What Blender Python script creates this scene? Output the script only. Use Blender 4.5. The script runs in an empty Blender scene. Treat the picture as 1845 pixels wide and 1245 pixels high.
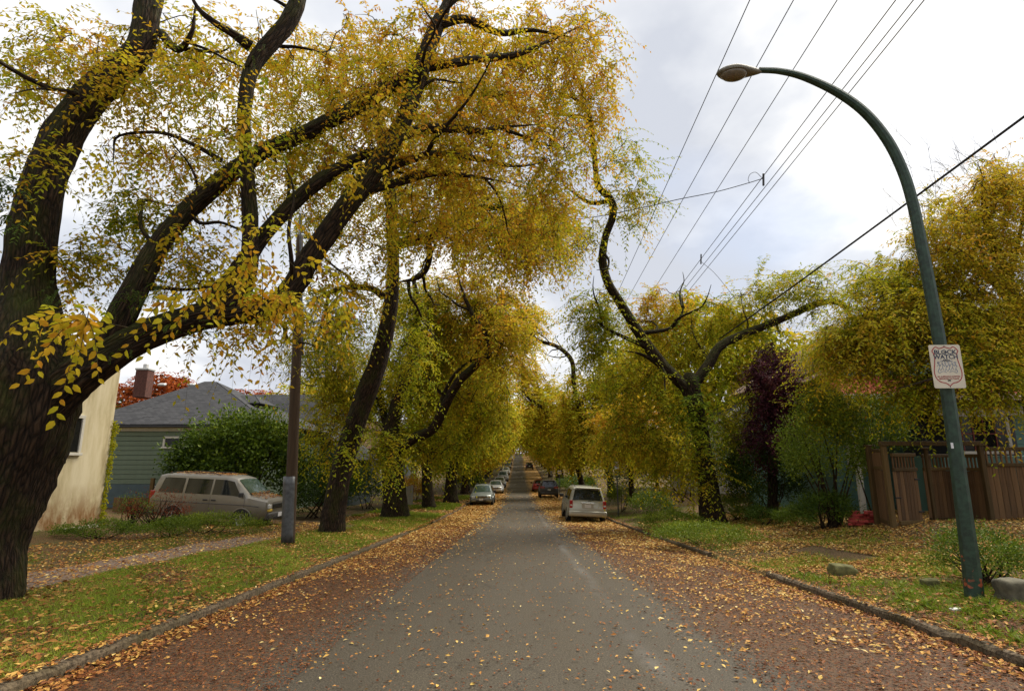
import bpy, bmesh, math, random
import numpy as np
from mathutils import Vector, Matrix

# ------------------------------------------------------------------ camera, sky, sun, exposure
scene = bpy.context.scene
col = scene.collection
R = math.radians
FPX, CXP, CYP, CAMZ = 1000.0, 922.5, 622.5, 1.6
PITCH = R(11.53)
cam_d = bpy.data.cameras.new('camera')
cam = bpy.data.objects.new('camera', cam_d)
col.objects.link(cam)
cam_d.sensor_width = 36.0
cam_d.sensor_fit = 'HORIZONTAL'
cam_d.lens = 36.0 * FPX / 1845.0
cam_d.clip_start = 0.05
cam_d.clip_end = 3000
cam.location = (0, 0, CAMZ)
cam.rotation_euler = (math.pi / 2 + PITCH, 0, 0)
scene.camera = cam

SUN_EL, SUN_AZ = R(55), R(55)          # azimuth clockwise from +Y, towards the bright cloud on the right
world = bpy.data.worlds.new('World')
scene.world = world
world.use_nodes = True
nt = world.node_tree
nt.nodes.clear()
def wn(t, **k):
    n = nt.nodes.new(t)
    for a, b in k.items():
        setattr(n, a, b)
    return n
wo = wn('ShaderNodeOutputWorld')
bg = wn('ShaderNodeBackground')
bg.inputs['Strength'].default_value = 0.1
sky = wn('ShaderNodeTexSky', sky_type='NISHITA', sun_disc=False)
sky.sun_elevation = SUN_EL
sky.sun_rotation = SUN_AZ
sky.air_density = 1.0
sky.dust_density = 1.5
tc = wn('ShaderNodeTexCoord')
sep = wn('ShaderNodeSeparateXYZ')
nt.links.new(tc.outputs['Generated'], sep.inputs[0])
zz = wn('ShaderNodeMath', operation='MAXIMUM'); zz.inputs[1].default_value = 0.0
nt.links.new(sep.outputs['Z'], zz.inputs[0])
za = wn('ShaderNodeMath', operation='ADD'); za.inputs[1].default_value = 0.3
nt.links.new(zz.outputs[0], za.inputs[0])
dv = wn('ShaderNodeVectorMath', operation='DIVIDE')
cmb = wn('ShaderNodeCombineXYZ')
for i in range(3):
    nt.links.new(za.outputs[0], cmb.inputs[i])
nt.links.new(tc.outputs['Generated'], dv.inputs[0])
nt.links.new(cmb.outputs[0], dv.inputs[1])
def wnoise(scale, detail, rough, off):
    mp = wn('ShaderNodeMapping'); mp.inputs['Location'].default_value = off
    nt.links.new(dv.outputs[0], mp.inputs[0])
    n = wn('ShaderNodeTexNoise'); n.inputs['Scale'].default_value = scale
    n.inputs['Detail'].default_value = detail; n.inputs['Roughness'].default_value = rough
    nt.links.new(mp.outputs[0], n.inputs['Vector'])
    return n
def wramp(src, stops):
    r = wn('ShaderNodeValToRGB')
    el = r.color_ramp.elements
    while len(el) < len(stops):
        el.new(0.5)
    for e, (p, c) in zip(el, stops):
        e.position = p; e.color = c
    nt.links.new(src, r.inputs[0])
    return r
n1 = wnoise(1.7, 6, 0.52, (3.1, 1.7, 0.4))
n2 = wnoise(1.7, 3, 0.45, (7.3, 2.2, 5.0))
shade = wramp(n1.outputs['Fac'], [(0.40, (0.60, 0.63, 0.70, 1)), (0.50, (0.78, 0.80, 0.84, 1)), (0.60, (1.08, 1.06, 1.02, 1))])
cover = wramp(n2.outputs['Fac'], [(0.30, (0.78, 0.78, 0.78, 1)), (0.48, (1, 1, 1, 1))])
cs = wn('ShaderNodeVectorMath', operation='SCALE'); cs.inputs['Scale'].default_value = 5.7
nt.links.new(shade.outputs[0], cs.inputs[0])
mixw = wn('ShaderNodeMix', data_type='RGBA')
nt.links.new(cover.outputs[0], mixw.inputs[0])
nt.links.new(sky.outputs[0], mixw.inputs[6])
nt.links.new(cs.outputs[0], mixw.inputs[7])
nt.links.new(mixw.outputs[2], bg.inputs['Color'])
nt.links.new(bg.outputs[0], wo.inputs['Surface'])

sun_d = bpy.data.lights.new('sun', 'SUN')
sun_d.energy = 3.4
sun_d.angle = R(42)
sun_d.color = (1.0, 0.93, 0.80)
sun = bpy.data.objects.new('sun', sun_d)
col.objects.link(sun)
sdir = Vector((math.sin(SUN_AZ) * math.cos(SUN_EL), math.cos(SUN_AZ) * math.cos(SUN_EL), math.sin(SUN_EL)))
sun.rotation_euler = sdir.to_track_quat('Z', 'Y').to_euler()
sun.location = (0, 0, 60)

vs = scene.view_settings
vs.view_transform = 'Standard'
vs.look = 'None'
vs.gamma = 1.0
vs.exposure = 1.0
vs.use_curve_mapping = False
scene.render.engine = 'CYCLES'
scene.cycles.use_denoising = True
scene.cycles.max_bounces = 8
scene.cycles.diffuse_bounces = 5
scene.cycles.glossy_bounces = 2
scene.cycles.transmission_bounces = 5
scene.cycles.transparent_max_bounces = 4
scene.cycles.caustics_reflective = False
scene.cycles.caustics_refractive = False

# ------------------------------------------------------------------ terrain and pixel helpers
rng = np.random.default_rng(7)
random.seed(7)
_py = np.arange(-80, 900, 0.5)
_prof = np.interp(_py, [-80, 0, 15, 27, 40, 59, 75, 95, 112, 150, 200, 235, 300, 900],
                  [4.32, 0, -.8, -1.42, -1.9, -2.3, -2.45, -2.4, -2.1, -.8, 1.9, 3.4, 4.4, 5.0])
_k = np.ones(21) / 21
_prof = np.convolve(np.pad(_prof, 10, mode='edge'), _k, mode='valid')
_prof -= np.interp(0, _py, _prof)
def prof(y): return np.interp(y, _py, _prof)
def cx(y): return 0.3 + 0.011 * np.asarray(y, float)
HALF = 4.35
_cxs = [-80, -25, -15, -12, -9.5, -8, -6, -4.5, -4.37, 4.37, 4.5, 6, 8, 10, 13, 25, 80]
_czs = [1.4, .75, .40, .24, .17, .16, .145, .105, -.07, -.07, .105, .23, .40, .72, .9, 1.2, 1.8]
GAPS = {-1: (22.5, 28.0), 1: (11.3, 14.3)}
def H(x, y):
    x = np.asarray(x, float); y = np.asarray(y, float)
    u = x - cx(y)
    c = np.interp(u, _cxs, _czs)
    bump = .018 * np.sin(x * 1.3 + 1.1) * np.sin(y * .9) + .012 * np.sin(x * 2.9 + y * 2.1)
    out = prof(y) + c + np.where(np.abs(u) > 4.8, bump, 0)
    for s, (a, b) in GAPS.items():
        w = np.clip((y - a) / .5, 0, 1) * np.clip((b - y) / .5, 0, 1) * (np.sign(u) == s)
        ramp = np.interp(np.abs(u), [4.3, 4.37, 4.5, 6.8], [-.07, -.02, .02, .23])
        use = (np.abs(u) < 6.8) & (np.abs(u) > 4.3)
        out = np.where(use, out * (1 - w) + (prof(y) + ramp) * w, out)
    return out
def road_z(x, y):
    u = np.asarray(x, float) - cx(y)
    return prof(y) + .05 * (1 - (u / HALF) ** 2)
def surf(x, y):
    u = np.asarray(x, float) - cx(y)
    return np.where(np.abs(u) < HALF, road_z(x, y), H(x, y))
cp, sp = math.cos(PITCH), math.sin(PITCH)
def ray(px, py):
    u = (px - CXP) / FPX; v = (py - CYP) / FPX
    return u, cp + v * sp, sp - v * cp
def at(px, py, d):
    """point seen at photo pixel px,py at the forward distance d (metres)"""
    a, b, c = ray(px, py)
    s = d / b
    return np.array([a * s, d, CAMZ + c * s])
def G(px, py):
    """where the pixel's ray meets the ground"""
    a, b, c = ray(px, py)
    d = np.arange(2, 260, .02)
    s = d / b
    h = surf(a * s, d)
    i = np.argmax(CAMZ + c * s < h)
    return np.array([a * s[i], d[i], h[i]])
def srgb(r, g, b):
    f = lambda v: (v / 255 / 12.92) if v <= 10 else ((v / 255 + .055) / 1.055) ** 2.4
    return (f(r), f(g), f(b), 1)
def nrm(a):
    return a / np.maximum(np.linalg.norm(a, axis=-1, keepdims=True), 1e-9)

# ------------------------------------------------------------------ object helpers
def tag(o, label=None, cat=None, group=None, kind=None):
    if label: o['label'] = label
    if cat: o['category'] = cat
    if group: o['group'] = group
    if kind: o['kind'] = kind
    return o
def empty(name, loc, rot=(0, 0, 0)):
    o = bpy.data.objects.new(name, None)
    o.empty_display_size = .3
    col.objects.link(o)
    o.location = loc; o.rotation_euler = rot
    return o
def link(name, mesh, parent=None, loc=(0, 0, 0), rot=(0, 0, 0)):
    o = bpy.data.objects.new(name, mesh)
    col.objects.link(o)
    o.parent = parent
    o.location = loc; o.rotation_euler = rot
    return o
def copy_tree(o, parent=None):
    c = o.copy(); col.objects.link(c); c.parent = parent
    for ch in o.children:
        copy_tree(ch, c)
    return c

class Acc:
    """collects vertices, triangles and quads, builds them as one mesh"""
    def __init__(self):
        self.v = []; self.f3 = []; self.f4 = []; self.h3 = []; self.h4 = []; self.b = []; self.n = 0; self.m3 = []; self.m4 = []
    def add(self, v, f3=None, f4=None, hue=None, bark=None):
        v = np.asarray(v, float)
        self.v.append(v)
        self.b.append(np.zeros_like(v) if bark is None else bark)
        if f3 is not None and len(f3):
            f3 = np.asarray(f3); self.f3.append(f3 + self.n)
            self.h3.append(np.zeros(len(f3)) if hue is None else np.broadcast_to(hue, (len(f3),)))
        if f4 is not None and len(f4):
            f4 = np.asarray(f4); self.f4.append(f4 + self.n)
            self.h4.append(np.zeros(len(f4)) if hue is None else np.broadcast_to(hue, (len(f4),)))
        self.n += len(v)
        return self
    def mesh(self, name, mat, origin=(0, 0, 0), smooth=True):
        me = bpy.data.meshes.new(name)
        V = np.concatenate(self.v) - np.asarray(origin, float)
        f3 = np.concatenate(self.f3) if self.f3 else np.zeros((0, 3), int)
        f4 = np.concatenate(self.f4) if self.f4 else np.zeros((0, 4), int)
        hue = np.concatenate(self.h3 + self.h4) if (self.h3 or self.h4) else np.zeros(0)
        loops = np.concatenate([f3.ravel(), f4.ravel()]).astype(np.int32)
        n3, n4 = len(f3), len(f4)
        starts = np.concatenate([np.arange(n3) * 3, n3 * 3 + np.arange(n4) * 4]).astype(np.int32)
        me.vertices.add(len(V)); me.vertices.foreach_set('co', V.astype(np.float32).ravel())
        me.loops.add(len(loops)); me.loops.foreach_set('vertex_index', loops)
        me.polygons.add(n3 + n4); me.polygons.foreach_set('loop_start', starts)
        me.polygons.foreach_set('use_smooth', np.full(n3 + n4, smooth))
        me.update(calc_edges=True)
        at_ = me.attributes.new('hue', 'FLOAT', 'FACE'); at_.data.foreach_set('value', hue.astype(np.float32))
        ba = me.attributes.new('bark', 'FLOAT_VECTOR', 'POINT'); ba.data.foreach_set('vector', np.concatenate(self.b).astype(np.float32).ravel())
        if mat: me.materials.append(mat)
        return me
    def build(self, name, mat, parent=None, origin=(0, 0, 0), smooth=True, kind=None, loc=(0, 0, 0)):
        o = link(name, self.mesh(name, mat, origin, smooth), parent, loc)
        if kind: o['kind'] = kind
        return o

def crm(pts, per):
    """Catmull-Rom resampling of an (n,k) array"""
    P = np.asarray(pts, float)
    P = np.vstack([2 * P[0] - P[1], P, 2 * P[-1] - P[-2]])
    t = np.linspace(0, 1, per, endpoint=False)[:, None]
    out = []
    for i in range(1, len(P) - 2):
        a, b, c, d = P[i - 1], P[i], P[i + 1], P[i + 2]
        out.append(.5 * ((2 * b) + (c - a) * t + (2 * a - 5 * b + 4 * c - d) * t ** 2 + (3 * b - a - 3 * c + d) * t ** 3))
    out.append(P[-2][None])
    return np.vstack(out)
def tube(acc, pts, rad, K=8, rough=0.0, seed=0, flare=0, cap=True, hue=0.0):
    P = np.asarray(pts, float); n = len(P); rad = np.asarray(rad, float)
    T = nrm(np.gradient(P, axis=0))
    ref = np.array([0, 0, 1.]) if abs(T[0][2]) < .9 else np.array([1., 0, 0])
    N = np.zeros((n, 3)); N[0] = nrm(np.cross(T[0], ref))
    for i in range(1, n):
        v = N[i - 1] - T[i] * np.dot(N[i - 1], T[i]); N[i] = v / max(np.linalg.norm(v), 1e-9)
    B = np.cross(T, N)
    th = np.linspace(0, 2 * np.pi, K, endpoint=False)
    ln = np.concatenate([[0], np.cumsum(np.linalg.norm(np.diff(P, axis=0), axis=1))])
    r = np.repeat(rad[:, None], K, 1)
    if rough:
        rs = np.random.default_rng(seed)
        ph = rs.uniform(0, 6.28, 8)
        A, Lg = th[None, :], ln[:, None]
        w = (np.sin(3 * A + Lg * 1.1 + ph[0]) + .8 * np.sin(5 * A - Lg * 1.7 + ph[1]) + .6 * np.sin(2 * A + Lg * 3.1 + ph[2])
             + .7 * np.sin(9 * A + 2.0 * np.sin(Lg * 2.3 + ph[3])) + .6 * np.sin(13 * A + 1.6 * np.sin(Lg * 4.1 + ph[4])) + .5 * np.sin(Lg * 6.3 + ph[5] + A))
        r = r * (1 + rough * w * .35)
        r = r * (1 + rough * .16 * rs.normal(size=r.shape))
    if flare:
        r = r * (1 + flare * np.exp(-ln / (rad[0] * 1.2))[:, None] * (1 + .45 * np.sin(5 * th + seed)[None, :]))
    V = P[:, None, :] + r[..., None] * (np.cos(th)[None, :, None] * N[:, None, :] + np.sin(th)[None, :, None] * B[:, None, :])
    bark = np.stack([np.cos(th)[None, :] * rad[:, None], np.sin(th)[None, :] * rad[:, None], np.repeat(ln[:, None], K, 1)], -1)
    i = np.arange(n - 1)[:, None] * K; j = np.arange(K)[None, :]; j2 = (j + 1) % K
    F = np.stack([i + j, i + j2, i + K + j2, i + K + j], -1).reshape(-1, 4)
    V = V.reshape(-1, 3); bark = bark.reshape(-1, 3)
    f3 = None
    if cap:
        V = np.vstack([V, P[-1], P[0]]); bark = np.vstack([bark, bark[-1], bark[0]])
        e = (n - 1) * K
        f3 = np.vstack([np.stack([e + np.arange(K), e + (np.arange(K) + 1) % K, np.full(K, n * K)], 1),
                        np.stack([(np.arange(K) + 1) % K, np.arange(K), np.full(K, n * K + 1)], 1)])
    acc.add(V, f3, F, hue=None, bark=bark)
    return P
def box_geo(c, s):
    c = np.asarray(c, float); s = np.asarray(s, float) / 2
    V = np.array([[x, y, z] for x in (-1, 1) for y in (-1, 1) for z in (-1, 1)]) * s + c
    F = [[0, 1, 3, 2], [4, 6, 7, 5], [0, 4, 5, 1], [2, 3, 7, 6], [0, 2, 6, 4], [1, 5, 7, 3]]
    return V, F
def bbox_mesh(name, s, bevel=0.01, seg=1):
    bm = bmesh.new()
    bmesh.ops.create_cube(bm, size=1)
    bmesh.ops.scale(bm, vec=s, verts=bm.verts)
    if bevel:
        bmesh.ops.bevel(bm, geom=bm.edges[:], offset=bevel, segments=seg, affect='EDGES', profile=.6)
    me = bpy.data.meshes.new(name); bm.to_mesh(me); bm.free()
    return me
def box(name, c, s, mat, parent=None, bevel=0.01, rot=(0, 0, 0), seg=1):
    me = bbox_mesh(name, s, min(bevel, min(s) * .4), seg)
    me.materials.append(mat)
    return link(name, me, parent, c, rot)
def poly_prism(name, pts2, thick, mat, parent=None, frame=None, loc=(0, 0, 0), bevel=0):
    """extrude a 2-D outline; frame maps (a,b,t) to 3-D, default a->x b->z t->y"""
    bm = bmesh.new()
    fr = frame or (lambda a, b, t: (a, t, b))
    lo = [bm.verts.new(fr(a, b, 0)) for a, b in pts2]
    hi = [bm.verts.new(fr(a, b, thick)) for a, b in pts2]
    bm.faces.new(lo); bm.faces.new(hi[::-1])
    n = len(lo)
    for i in range(n):
        bm.faces.new((lo[i], hi[i], hi[(i + 1) % n], lo[(i + 1) % n]))
    bmesh.ops.recalc_face_normals(bm, faces=bm.faces)
    if bevel:
        bmesh.ops.bevel(bm, geom=bm.edges[:], offset=bevel, segments=2, affect='EDGES')
    me = bpy.data.meshes.new(name); bm.to_mesh(me); bm.free()
    me.materials.append(mat)
    return link(name, me, parent, loc)
def auto_smooth(o, deg=35):
    me = o.data
    me.polygons.foreach_set('use_smooth', [True] * len(me.polygons))
    bm = bmesh.new(); bm.from_mesh(me)
    for e in bm.edges:
        if len(e.link_faces) == 2 and e.calc_face_angle(0) > R(deg):
            e.smooth = False
    bm.to_mesh(me); bm.free()

# ------------------------------------------------------------------ materials
class M:
    """tiny node-graph builder"""
    def __init__(self, name):
        self.m = bpy.data.materials.new(name); self.m.use_nodes = True
        self.t = self.m.node_tree; self.t.nodes.clear()
        self.out = self.n('ShaderNodeOutputMaterial')
        self.p = self.n('ShaderNodeBsdfPrincipled')
        self.l(self.p.outputs[0], self.out.inputs[0])
    def n(self, t, **k):
        x = self.t.nodes.new(t)
        for a, b in k.items(): setattr(x, a, b)
        return x
    def l(self, a, b): self.t.links.new(a, b)
    def attr(self, name):
        return self.n('ShaderNodeAttribute', attribute_name=name)
    def coords(self, kind='Object', scale=(1, 1, 1), src=None):
        mp = self.n('ShaderNodeMapping'); mp.inputs['Scale'].default_value = scale
        if src is None:
            src = self.n('ShaderNodeNewGeometry').outputs['Position'] if kind == 'World' else self.n('ShaderNodeTexCoord').outputs[kind]
        self.l(src, mp.inputs[0])
        return mp.outputs[0]
    def noise(self, vec, scale, detail=4, rough=.55, dist=0):
        x = self.n('ShaderNodeTexNoise'); x.inputs['Scale'].default_value = scale
        x.inputs['Detail'].default_value = detail; x.inputs['Roughness'].default_value = rough; x.inputs['Distortion'].default_value = dist
        self.l(vec, x.inputs['Vector']); return x.outputs['Fac']
    def voro(self, vec, scale, feature='F1', out='Distance'):
        x = self.n('ShaderNodeTexVoronoi', feature=feature); x.inputs['Scale'].default_value = scale
        self.l(vec, x.inputs['Vector']); return x.outputs[out]
    def ramp(self, fac, stops, interp='LINEAR'):
        r = self.n('ShaderNodeValToRGB'); r.color_ramp.interpolation = interp
        el = r.color_ramp.elements
        while len(el) < len(stops): el.new(.5)
        for e, (p, c) in zip(el, stops):
            e.position = p; e.color = c if len(c) == 4 else (*c, 1)
        self.l(fac, r.inputs[0]); return r.outputs[0]
    def mix(self, fac, a, b, blend='MIX'):
        x = self.n('ShaderNodeMix', data_type='RGBA', blend_type=blend)
        for s, v in ((x.inputs[0], fac), (x.inputs[6], a), (x.inputs[7], b)):
            if hasattr(v, 'links'): self.l(v, s)
            elif isinstance(v, (int, float)): s.default_value = v
            else: s.default_value = v if len(v) == 4 else (*v, 1)
        return x.outputs[2]
    def math(self, op, a, b=0.0, c=None, clamp=False):
        x = self.n('ShaderNodeMath', operation=op, use_clamp=clamp)
        for i, v in enumerate((a, b, c)):
            if v is None: continue
            if hasattr(v, 'links'): self.l(v, x.inputs[i])
            else: x.inputs[i].default_value = v
        return x.outputs[0]
    def bump(self, h, strength=.5, dist=.02):
        b = self.n('ShaderNodeBump'); b.inputs['Strength'].default_value = strength; b.inputs['Distance'].default_value = dist
        self.l(h, b.inputs['Height']); self.l(b.outputs[0], self.p.inputs['Normal'])
    def set(self, color=None, rough=.7, metal=0, spec=.5, **k):
        if color is not None:
            if hasattr(color, 'links'): self.l(color, self.p.inputs['Base Color'])
            else: self.p.inputs['Base Color'].default_value = color if len(color) == 4 else (*color, 1)
        if hasattr(rough, 'links'): self.l(rough, self.p.inputs['Roughness'])
        else: self.p.inputs['Roughness'].default_value = rough
        self.p.inputs['Metallic'].default_value = metal
        self.p.inputs['Specular IOR Level'].default_value = spec
        for a, b in k.items(): self.p.inputs[a].default_value = b
        return self.m

def mat_plain(name, c, rough=.6, metal=0, var=.12, scale=6, spec=.5, bump=0):
    m = M(name)
    v = m.coords('Object')
    f = m.noise(v, scale, 5, .6)
    a = tuple(x * (1 - var) for x in c[:3]); b = tuple(min(1, x * (1 + var)) for x in c[:3])
    m.set(m.ramp(f, [(.3, a), (.7, b)]), rough, metal, spec)
    if bump: m.bump(m.noise(v, scale * 6, 4), bump, .01)
    return m.m
def mat_leaf(name, stops, trans=.46, rough=.65, spec=.08, noise=.12, per_object=False):
    m = M(name)
    if per_object:
        h = m.n('ShaderNodeObjectInfo').outputs['Random']
        h = m.math('MULTIPLY_ADD', h, .34, .48)
    else:
        h = m.attr('hue').outputs['Fac']
    v = m.coords('World')
    h2 = m.math('ADD', h, m.math('MULTIPLY_ADD', m.noise(v, 30 if per_object else 9, 2), noise * 2, -noise))
    c = m.ramp(h2, stops)
    m.set(c, rough, 0, spec)
    tr = m.n('ShaderNodeBsdfTranslucent'); m.l(c, tr.inputs[0])
    mx = m.n('ShaderNodeMixShader'); mx.inputs[0].default_value = trans
    m.l(m.p.outputs[0], mx.inputs[1]); m.l(tr.outputs[0], mx.inputs[2]); m.l(mx.outputs[0], m.out.inputs[0])
    return m.m
AUT = [(0, (.05, .11, .008)), (.25, (.22, .28, .012)), (.48, (.43, .38, .018)), (.66, (.56, .37, .022)), (.84, (.52, .22, .02)), (1, (.22, .08, .02))]
MAT = {}
MAT['leaf'] = mat_leaf('autumn_leaf', AUT)
MAT['leaf_near'] = mat_leaf('autumn_leaf_near', AUT, per_object=True)
MAT['fallen'] = mat_leaf('fallen_leaf', [(0, (.09, .03, .012)), (.3, (.24, .085, .025)), (.55, (.44, .21, .05)), (.8, (.60, .40, .10)), (1, (.72, .58, .27))], trans=.1, rough=.6, spec=.15)
MAT['fallen_near'] = None
GREEN = [(0, (.014, .027, .004)), (.35, (.045, .085, .008)), (.7, (.13, .19, .014)), (1, (.28, .32, .03))]
MAT['green'] = mat_leaf('green_leaf', GREEN, trans=.28, rough=.45, spec=.18)
MAT['purple'] = mat_leaf('purple_leaf', [(0, (.025, .009, .014)), (.5, (.075, .022, .034)), (.85, (.13, .035, .045)), (1, (.20, .07, .05))], trans=.25, rough=.5)
MAT['red_leaf'] = mat_leaf('red_leaf', [(0, (.14, .03, .012)), (.5, (.32, .07, .014)), (1, (.45, .16, .03))], trans=.3)
MAT['grass'] = mat_leaf('grass_blade', [(0, (.12, .095, .02)), (.35, (.15, .21, .02)), (.75, (.27, .36, .03)), (1, (.46, .38, .10))], trans=.35, rough=.5)

def mat_bark(name, dark, light, moss=(.045, .06, .012), moss_amt=.5):
    m = M(name)
    b = m.attr('bark').outputs['Vector']
    v1 = m.coords(src=b, scale=(30, 30, 4.5)); v2 = m.coords(src=b, scale=(1, 1, .6))
    ridges = m.noise(v1, 1.0, 5, .6, .6)
    cells = m.voro(m.coords(src=b, scale=(21, 21, 3.6)), 1.0, 'DISTANCE_TO_EDGE')
    hgt = m.math('ADD', m.math('MULTIPLY', ridges, .8), m.math('MULTIPLY', m.math('MINIMUM', cells, .35), 1.6))
    c = m.ramp(hgt, [(.32, dark), (.95, light)])
    geo = m.n('ShaderNodeNewGeometry')
    sx = m.n('ShaderNodeSeparateXYZ'); m.l(geo.outputs['Normal'], sx.inputs[0])
    up = m.math('MULTIPLY_ADD', sx.outputs['Z'], .5, .15)
    mk = m.math('ADD', up, m.math('MULTIPLY_ADD', m.noise(v2, 2.2, 6, .65), 2.4, -1.25 - .35 + moss_amt * .7), clamp=True)
    fine = m.noise(m.coords(src=b), 60, 3)
    mc = m.mix(fine, tuple(x * .55 for x in moss), tuple(x * 1.6 for x in moss))
    m.set(m.mix(mk, c, mc), .92, 0, .2)
    m.bump(m.math('ADD', hgt, m.math('MULTIPLY', fine, .25)), 1.0, .06)
    return m.m
MAT['bark'] = mat_bark('mossy_bark', (.004, .0028, .002), (.062, .037, .021), moss=(.045, .055, .007), moss_amt=.5)
MAT['bark_far'] = mat_bark('bark', (.008, .005, .003), (.085, .052, .028), moss=(.045, .05, .008), moss_amt=.36)

def mat_road():
    m = M('asphalt_with_leaf_mulch')
    uv = m.attr('uvw').outputs['Vector']
    s = m.n('ShaderNodeSeparateXYZ'); m.l(uv, s.inputs[0])
    u, y = s.outputs['X'], s.outputs['Y']
    v = m.coords(src=uv)
    grain = m.noise(v, 60, 4, .85)
    big = m.noise(m.coords(src=uv, scale=(.8, .22, 1)), 1.0, 5, .6)
    asp = m.ramp(grain, [(.36, (.018, .0155, .012)), (.49, (.049, .043, .033)), (.62, (.120, .105, .081))])
    asp = m.mix(m.math('MULTIPLY', big, .8), asp, m.mix(1.0, asp, (.86, .72, .52), 'MULTIPLY'))
    # rubbed dark seam and paler repaired strip along the lane
    wob = m.math('MULTIPLY_ADD', m.noise(m.coords(src=uv, scale=(1, .35, 1)), 1.0, 4), .8, -.4)
    seam = m.math('ABSOLUTE', m.math('ADD', m.math('ADD', u, wob), 1.05))
    seam = m.math('MULTIPLY', m.math('SUBTRACT', 1.0, m.math('DIVIDE', seam, .10), clamp=True), m.math('MULTIPLY_ADD', m.noise(v, .9, 3), 4.0, -1.9, clamp=True))
    asp = m.mix(m.math('MULTIPLY', seam, .6), asp, (.028, .026, .022))
    pale = m.math('ABSOLUTE', m.math('ADD', m.math('ADD', u, m.math('MULTIPLY', wob, .4)), -.95))
    pale = m.math('MULTIPLY', m.math('SUBTRACT', 1.0, m.math('DIVIDE', pale, .16), clamp=True), m.math('MULTIPLY_ADD', m.noise(v, .5, 3), 4.0, -1.7, clamp=True))
    asp = m.mix(m.math('MULTIPLY', pale, .45), asp, (.17, .165, .155))
    wv = m.n('ShaderNodeVectorMath', operation='ADD'); nzv = m.n('ShaderNodeTexNoise'); nzv.inputs['Scale'].default_value = 1.6; nzv.inputs['Detail'].default_value = 5; m.l(v, nzv.inputs['Vector']); m.l(v, wv.inputs[0]); m.l(nzv.outputs['Color'], wv.inputs[1])
    crk = m.voro(m.coords(src=wv.outputs[0], scale=(.42, .3, 1)), 1.0, 'DISTANCE_TO_EDGE')
    crk = m.math('MULTIPLY', m.math('SUBTRACT', 1.0, m.math('DIVIDE', crk, .010), clamp=True), m.math('MULTIPLY_ADD', m.noise(v, .35, 3), 5.0, -2.2, clamp=True))
    asp = m.mix(m.math('MULTIPLY', crk, .75), asp, (.012, .010, .008))
    pat = m.math('MULTIPLY_ADD', m.noise(m.coords(src=uv, scale=(.55, .16, 1)), 1.0, 2), 7.0, -3.6, clamp=True)
    asp = m.mix(m.math('MULTIPLY', pat, .35), asp, m.mix(1.0, asp, (.55, .56, .58), 'MULTIPLY'))
    # leaf mulch trodden into both edges, wider with distance
    nz = m.math('MULTIPLY_ADD', m.noise(m.coords(src=uv, scale=(1.2, .5, 1)), 1.3, 6, .68), 2.6, -1.3)
    far = m.math('MULTIPLY', m.math('MINIMUM', y, 45.0), .022)
    rL = m.math('ADD', m.math('SUBTRACT', m.math('MULTIPLY', u, -1.0), 2.75), far)
    rR = m.math('ADD', m.math('SUBTRACT', u, 2.05), far)
    edge = m.math('ADD', m.math('MAXIMUM', rL, rR), m.math('MULTIPLY', nz, .62))
    mk = m.math('MULTIPLY_ADD', edge, 1.5, .25, clamp=True)
    mul_n = m.noise(v, 22, 6, .8)
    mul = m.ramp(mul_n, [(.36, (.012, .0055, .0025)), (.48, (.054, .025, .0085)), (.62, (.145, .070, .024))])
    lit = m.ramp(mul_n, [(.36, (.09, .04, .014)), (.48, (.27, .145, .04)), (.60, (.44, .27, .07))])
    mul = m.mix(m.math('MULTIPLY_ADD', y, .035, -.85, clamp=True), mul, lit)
    gr2 = m.math('MULTIPLY_ADD', grain, 2.2, -.6, clamp=True)
    mk2 = m.math('MULTIPLY', mk, m.math('ADD', m.math('MULTIPLY', gr2, .4), .72), clamp=True)
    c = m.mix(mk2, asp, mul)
    wet = m.math('MULTIPLY_ADD', m.noise(m.coords(src=uv, scale=(.5, .12, 1)), 1.0, 3), -.5, .85)
    m.set(c, wet, 0, .22)
    m.bump(m.math('ADD', m.math('MULTIPLY', grain, .5), m.math('MULTIPLY', m.math('MULTIPLY', mul_n, mk), 1.8)), .55, .012)
    return m.m
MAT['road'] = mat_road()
def mat_ground():
    m = M('leafy_soil_and_grass')
    v = m.coords('World')
    big = m.noise(v, .45, 5, .6)
    mid = m.noise(v, 5, 5, .7)
    fine = m.noise(v, 40, 3, .7)
    soil = m.ramp(fine, [(.38, (.028, .016, .008)), (.5, (.085, .048, .020)), (.62, (.20, .12, .045))])
    gr = m.ramp(fine, [(.3, (.020, .030, .007)), (.7, (.085, .115, .018))])
    k = m.math('MULTIPLY_ADD', m.math('ADD', big, m.math('MULTIPLY', mid, .6)), 3.2, -2.35, clamp=True)
    m.set(m.mix(k, soil, gr), .95, 0, .2)
    m.bump(m.math('ADD', fine, mid), .8, .04)
    return m.m
MAT['ground'] = mat_ground()
def mat_path():
    m = M('worn_pavement')
    v = m.coords('World')
    f = m.noise(v, 22, 4, .7); b = m.noise(v, 1.4, 5, .65)
    c = m.mix(m.math('MULTIPLY_ADD', b, 2.2, -.6, clamp=True), m.ramp(f, [(.38, (.075, .056, .043)), (.62, (.25, .20, .165))]), m.ramp(f, [(.38, (.05, .026, .014)), (.62, (.20, .11, .055))]))
    m.set(c, .9, 0, .25); m.bump(f, .5, .015)
    return m.m
MAT['path'] = mat_path()
def mat_dirt():
    m = M('trodden_dirt'); v = m.coords('World'); f = m.noise(v, 24, 6, .8); b = m.noise(v, 1.1, 5, .6)
    c = m.ramp(f, [(.36, (.025, .014, .008)), (.5, (.085, .050, .024)), (.63, (.19, .12, .055))])
    m.set(m.mix(m.math('MULTIPLY', b, .4), c, (.10, .075, .03)), .95, 0, .2); m.bump(f, .7, .03)
    return m.m
MAT['dirt'] = mat_dirt()
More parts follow.
